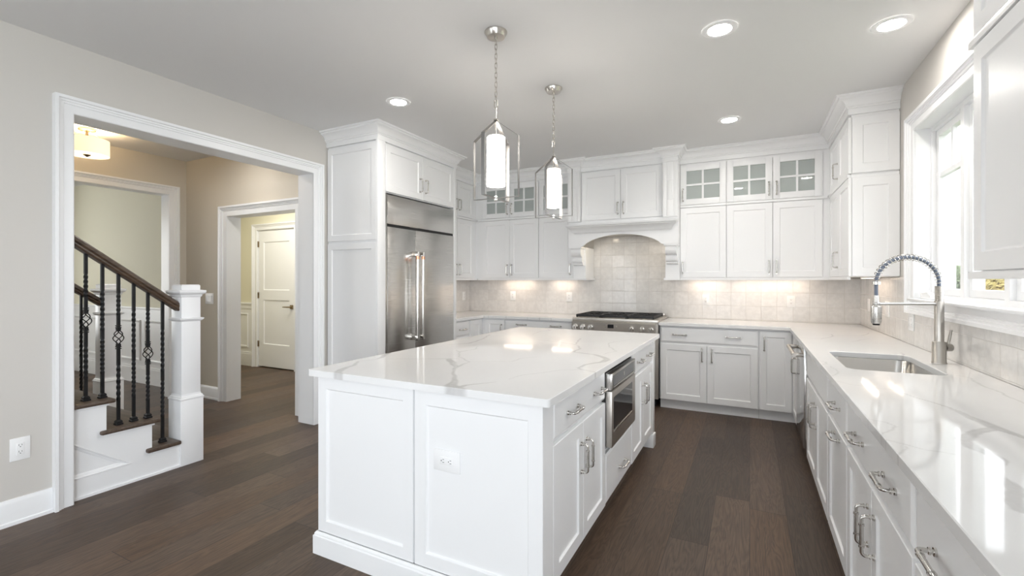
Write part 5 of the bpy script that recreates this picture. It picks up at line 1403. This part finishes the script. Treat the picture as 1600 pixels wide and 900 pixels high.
# near stringer (skirt) following the steps, with the triangular recessed panel
yr = [n - 0.040 for n in nose]; yr[0] = 1.8765
sk = [(1.2755, 0.0), (yr[0], 0.0), (yr[0], RISE - 0.028), (yr[1], RISE - 0.028), (yr[1], 2*RISE - 0.028), (yr[2], 2*RISE - 0.028), (yr[2], 3*RISE - 0.028), (1.2755, 3*RISE - 0.028)]
m = MB(); m.prism(sk, 'x', XS - 0.030, XS - 0.012)
# face boards around the panel: band under the steps, base board, closing piece
m.prism([(1.2755, 0.0), (yr[0], 0.0), (yr[0], 0.128), (1.2755, 0.128)], 'x', XS - 0.0125, XS)
m.prism([(1.590, 0.128), (yr[0], 0.128), (yr[0], RISE - 0.028), (yr[1], RISE - 0.028), (yr[1], 2*RISE - 0.028), (yr[2], 2*RISE - 0.028), (yr[2], 3*RISE - 0.028), (1.2755, 3*RISE - 0.028), (1.2755, 0.357)], 'x', XS - 0.0125, XS)
mold = [(-0.002, -0.0125), (-0.002, 0.003), (0.003, 0.005), (0.008, 0.002), (0.011, -0.004), (0.020, -0.007), (0.026, -0.0125)]
m.sweep2d(mold, [(1.2755, 0.128), (1.590, 0.128), (1.2755, 0.357)], lambda a, b, h: (XS + h, a, b))
m.prism([(1.2755, 0.0), (yr[0], 0.0), (yr[0], 0.014), (1.2755, 0.014)], 'x', XS, XS + 0.010)
# cove under each tread end
for k in range(3):
    zt = RISE*(k + 1) - 0.0275; a = max(1.2755, yr[k+1]); m.box(XS, XS + 0.012, a, yr[k] + 0.012, zt - 0.014, zt, 0.003)
part('stringer', m, M_TRIM, stair)
m = MB(); sk2 = [(0.9, 0.0), (1.9, 0.0), (1.9, RISE - 0.028), (yr[1], RISE - 0.028), (yr[1], 2*RISE - 0.028), (yr[2], 2*RISE - 0.028), (yr[2], 3*RISE - 0.028), (yr[3], 3*RISE - 0.028), (yr[3], 4*RISE - 0.028), (0.9, 4*RISE - 0.028)]
m.prism(sk2, 'x', XF + 0.012, XF + 0.03); part('stringer', m, M_TRIM, stair)

def newel(cx, cy, label):
    t = thing('newel_post', label, 'newel post', (cx, cy, 0))
    m = MB()
    def sq(r, z0, z1, bev=0.0): m.box(-r, r, -r, r, z0, z1, bev)
    sq(0.079, 0.0, 0.475, 0.003)
    P_ = [(0.079, 0.475), (0.074, 0.482), (0.074, 0.490), (0.070, 0.494), (0.066, 0.508), (0.066, 0.512)]
    def ringprism(prof):
        m2 = [(r, z) for r, z in prof]; rings = []
        for r, z in m2: rings.append([m.bm.verts.new(p) for p in ((-r, -r, z), (r, -r, z), (r, r, z), (-r, r, z))])
        fs = [m.bm.faces.new(rings[0]), m.bm.faces.new(rings[-1])]
        for a, b in zip(rings, rings[1:]):
            for i in range(4): fs.append(m.bm.faces.new((a[i], a[(i+1) % 4], b[(i+1) % 4], b[i])))
        bmesh.ops.recalc_face_normals(m.bm, faces=fs)
    ringprism([(0.079, 0.470), (0.082, 0.474), (0.082, 0.482), (0.076, 0.486), (0.074, 0.494), (0.068, 0.500), (0.066, 0.512)])
    sq(0.0655, 0.50, 1.235, 0.002)
    ringprism([(0.066, 1.040), (0.074, 1.046), (0.082, 1.056), (0.082, 1.062), (0.066, 1.066)])
    ringprism([(0.066, 1.216), (0.072, 1.222), (0.074, 1.234), (0.088, 1.244), (0.092, 1.252), (0.092, 1.266), (0.066, 1.270)])
    ringprism([(0.064, 1.266), (0.064, 1.300), (0.058, 1.308), (0.0, 1.3085)][:3])
    lpart('post', m, M_TRIM, t, smooth=25)
    return t
NX, FXN = -3.711, -4.945
newel(NX, 1.957, 'white square newel post at the foot of the stair, nearer one by the opening')
newel(FXN, 1.985, 'white square newel post on the far side of the stair, behind the balusters')

SL = 0.745                                 # handrail slope
def handrail(x, y_end, z_end, y_top, label, xslope=0):
    t = thing('handrail', label, 'handrail', (x, y_end, z_end))
    m = MB()
    prof = [(-0.028, -0.026), (-0.034, -0.016), (-0.030, -0.006), (-0.036, 0.006), (-0.033, 0.024), (-0.018, 0.035), (0.0, 0.037), (0.018, 0.035), (0.033, 0.024), (0.036, 0.006), (0.030, -0.006), (0.034, -0.016), (0.028, -0.026)]
    rings = []
    for y in (y_end, y_top):
        z = z_end + (y_end - y) * SL
        rings.append([m.bm.verts.new((x + a, y, z + b * 1.12)) for a, b in prof])
    k = len(prof); fs = [m.bm.faces.new(rings[0]), m.bm.faces.new(rings[1])]
    for i in range(k): fs.append(m.bm.faces.new((rings[0][i], rings[0][(i+1) % k], rings[1][(i+1) % k], rings[1][i])))
    bmesh.ops.recalc_face_normals(m.bm, faces=fs)
    part('rail', m, M_RAIL, t, 20)
    return lambda y: z_end + (y_end - y) * SL - 0.029
YE = 1.957 - 0.0665
under = handrail(NX + 0.01, YE, 1.146, 1.285, 'dark oak handrail sloping down to the nearer newel post')
under2 = handrail(FXN + 0.01, 1.985 - 0.0665, 1.150, 1.285, 'dark oak handrail on the far side of the stair')

def baluster(x, y, z0, z1, basket_z, label):
    t = thing('baluster', label, 'baluster', (x, y, z0), 0, 'iron stair balusters')
    m = MB(); h = z1 - z0 + 0.005; r = 0.0082
    bz = basket_z - z0 if basket_z else None
    def bar(za, zb, twists):
        # square bar, twisted where asked
        n = max(1, int(abs(twists) * 12)) if twists else 1
        sect = [(r, r), (-r, r), (-r, -r), (r, -r)]; rings = []
        for i in range(n + 1):
            a = 2*PI*twists*i/n if twists else 0; z = za + (zb - za)*i/n
            rings.append([m.bm.verts.new((p*math.cos(a) - q*math.sin(a), p*math.sin(a) + q*math.cos(a), z)) for p, q in sect])
        fs = [m.bm.faces.new(rings[0]), m.bm.faces.new(rings[-1])]
        for a_, b_ in zip(rings, rings[1:]):
            for i in range(4): fs.append(m.bm.faces.new((a_[i], a_[(i+1) % 4], b_[(i+1) % 4], b_[i])))
        bmesh.ops.recalc_face_normals(m.bm, faces=fs)
    if bz:
        lo, hi = bz - 0.052, bz + 0.052
        bar(0, lo*0.30, 0); bar(lo*0.30, lo*0.75, 1.5); bar(lo*0.75, lo + 0.01, 0); mlow = m; m = MB()
        up = h - hi; bar(hi - 0.01, hi + up*0.25, 0); bar(hi + up*0.25, hi + up*0.65, 1.25); bar(hi + up*0.65, h, 0)
    else:
        bar(0, h*0.18, 0); bar(h*0.18, h*0.44, 2.0); bar(h*0.44, h*0.50, 0); bar(h*0.50, h*0.80, 2.0); bar(h*0.80, h, 0)
    if bz: lpart('bar', mlow, M_BLACK, t)
    lpart('bar', m, M_BLACK, t)
    m = MB()
    def sq(r0, r1, za, zb):
        A = [m.bm.verts.new((sx*r0, sy*r0, za)) for sx, sy in ((-1, -1), (1, -1), (1, 1), (-1, 1))]; B = [m.bm.verts.new((sx*r1, sy*r1, zb)) for sx, sy in ((-1, -1), (1, -1), (1, 1), (-1, 1))]
        fs = [m.bm.faces.new(A), m.bm.faces.new(B)] + [m.bm.faces.new((A[i], A[(i+1) % 4], B[(i+1) % 4], B[i])) for i in range(4)]
        bmesh.ops.recalc_face_normals(m.bm, faces=fs)
    sq(0.0195, 0.0195, 0.0005, 0.010); sq(0.0195, 0.014, 0.010, 0.016); sq(0.0165, 0.0165, 0.016, 0.024); sq(0.0165, 0.010, 0.024, 0.032)
    lpart('shoe', m, M_BLACK, t)
    if bz:
        m = MB()
        for k in range(4):
            pts = []
            for i in range(15):
                u = i / 14; a = 2*PI*(k/4 + 0.5*u); rr_ = 0.005 + 0.0235*math.sin(PI*u)**0.8; pts.append((rr_*math.cos(a), rr_*math.sin(a), bz - 0.044 + 0.088*u))
            m.tube(pts, 0.0031, 6)
        for s in (-1, 1):
            m.box(-0.0125, 0.0125, -0.0125, 0.0125, bz + s*0.063 - 0.003, bz + s*0.063 + 0.003); m.box(-0.0105, 0.0105, -0.0105, 0.0105, bz + s*0.052 - 0.008, bz + s*0.052 + 0.008); m.box(-0.0125, 0.0125, -0.0125, 0.0125, bz + s*0.075 - 0.003, bz + s*0.075 + 0.003)
        lpart('basket', m, M_BLACK, t)
BAL = [(1.370, 2, 1.09, 'black iron basket baluster on the highest visible tread, leftmost basket'), (1.454, 2, None, 'black twisted iron baluster on the highest visible tread, beside the leftmost basket'),
       (1.539, 1, 0.965, 'black iron basket baluster on the middle tread, its basket the middle of three'), (1.624, 1, None, 'black twisted plain iron baluster on the middle tread, between two basket ones'),
       (1.707, 1, 0.838, 'black iron basket baluster on the middle tread, lowest basket of the three'), (1.797, 0, None, 'black twisted iron baluster on the lowest tread, next to the nearer newel post')]
for y, k, bz, lab in BAL: baluster(NX + 0.01, y, RISE*(k + 1), under(y) , bz, lab)
baluster(FXN + 0.01, 1.797, RISE, under2(1.797), None, 'black twisted iron baluster on the far side of the stair')
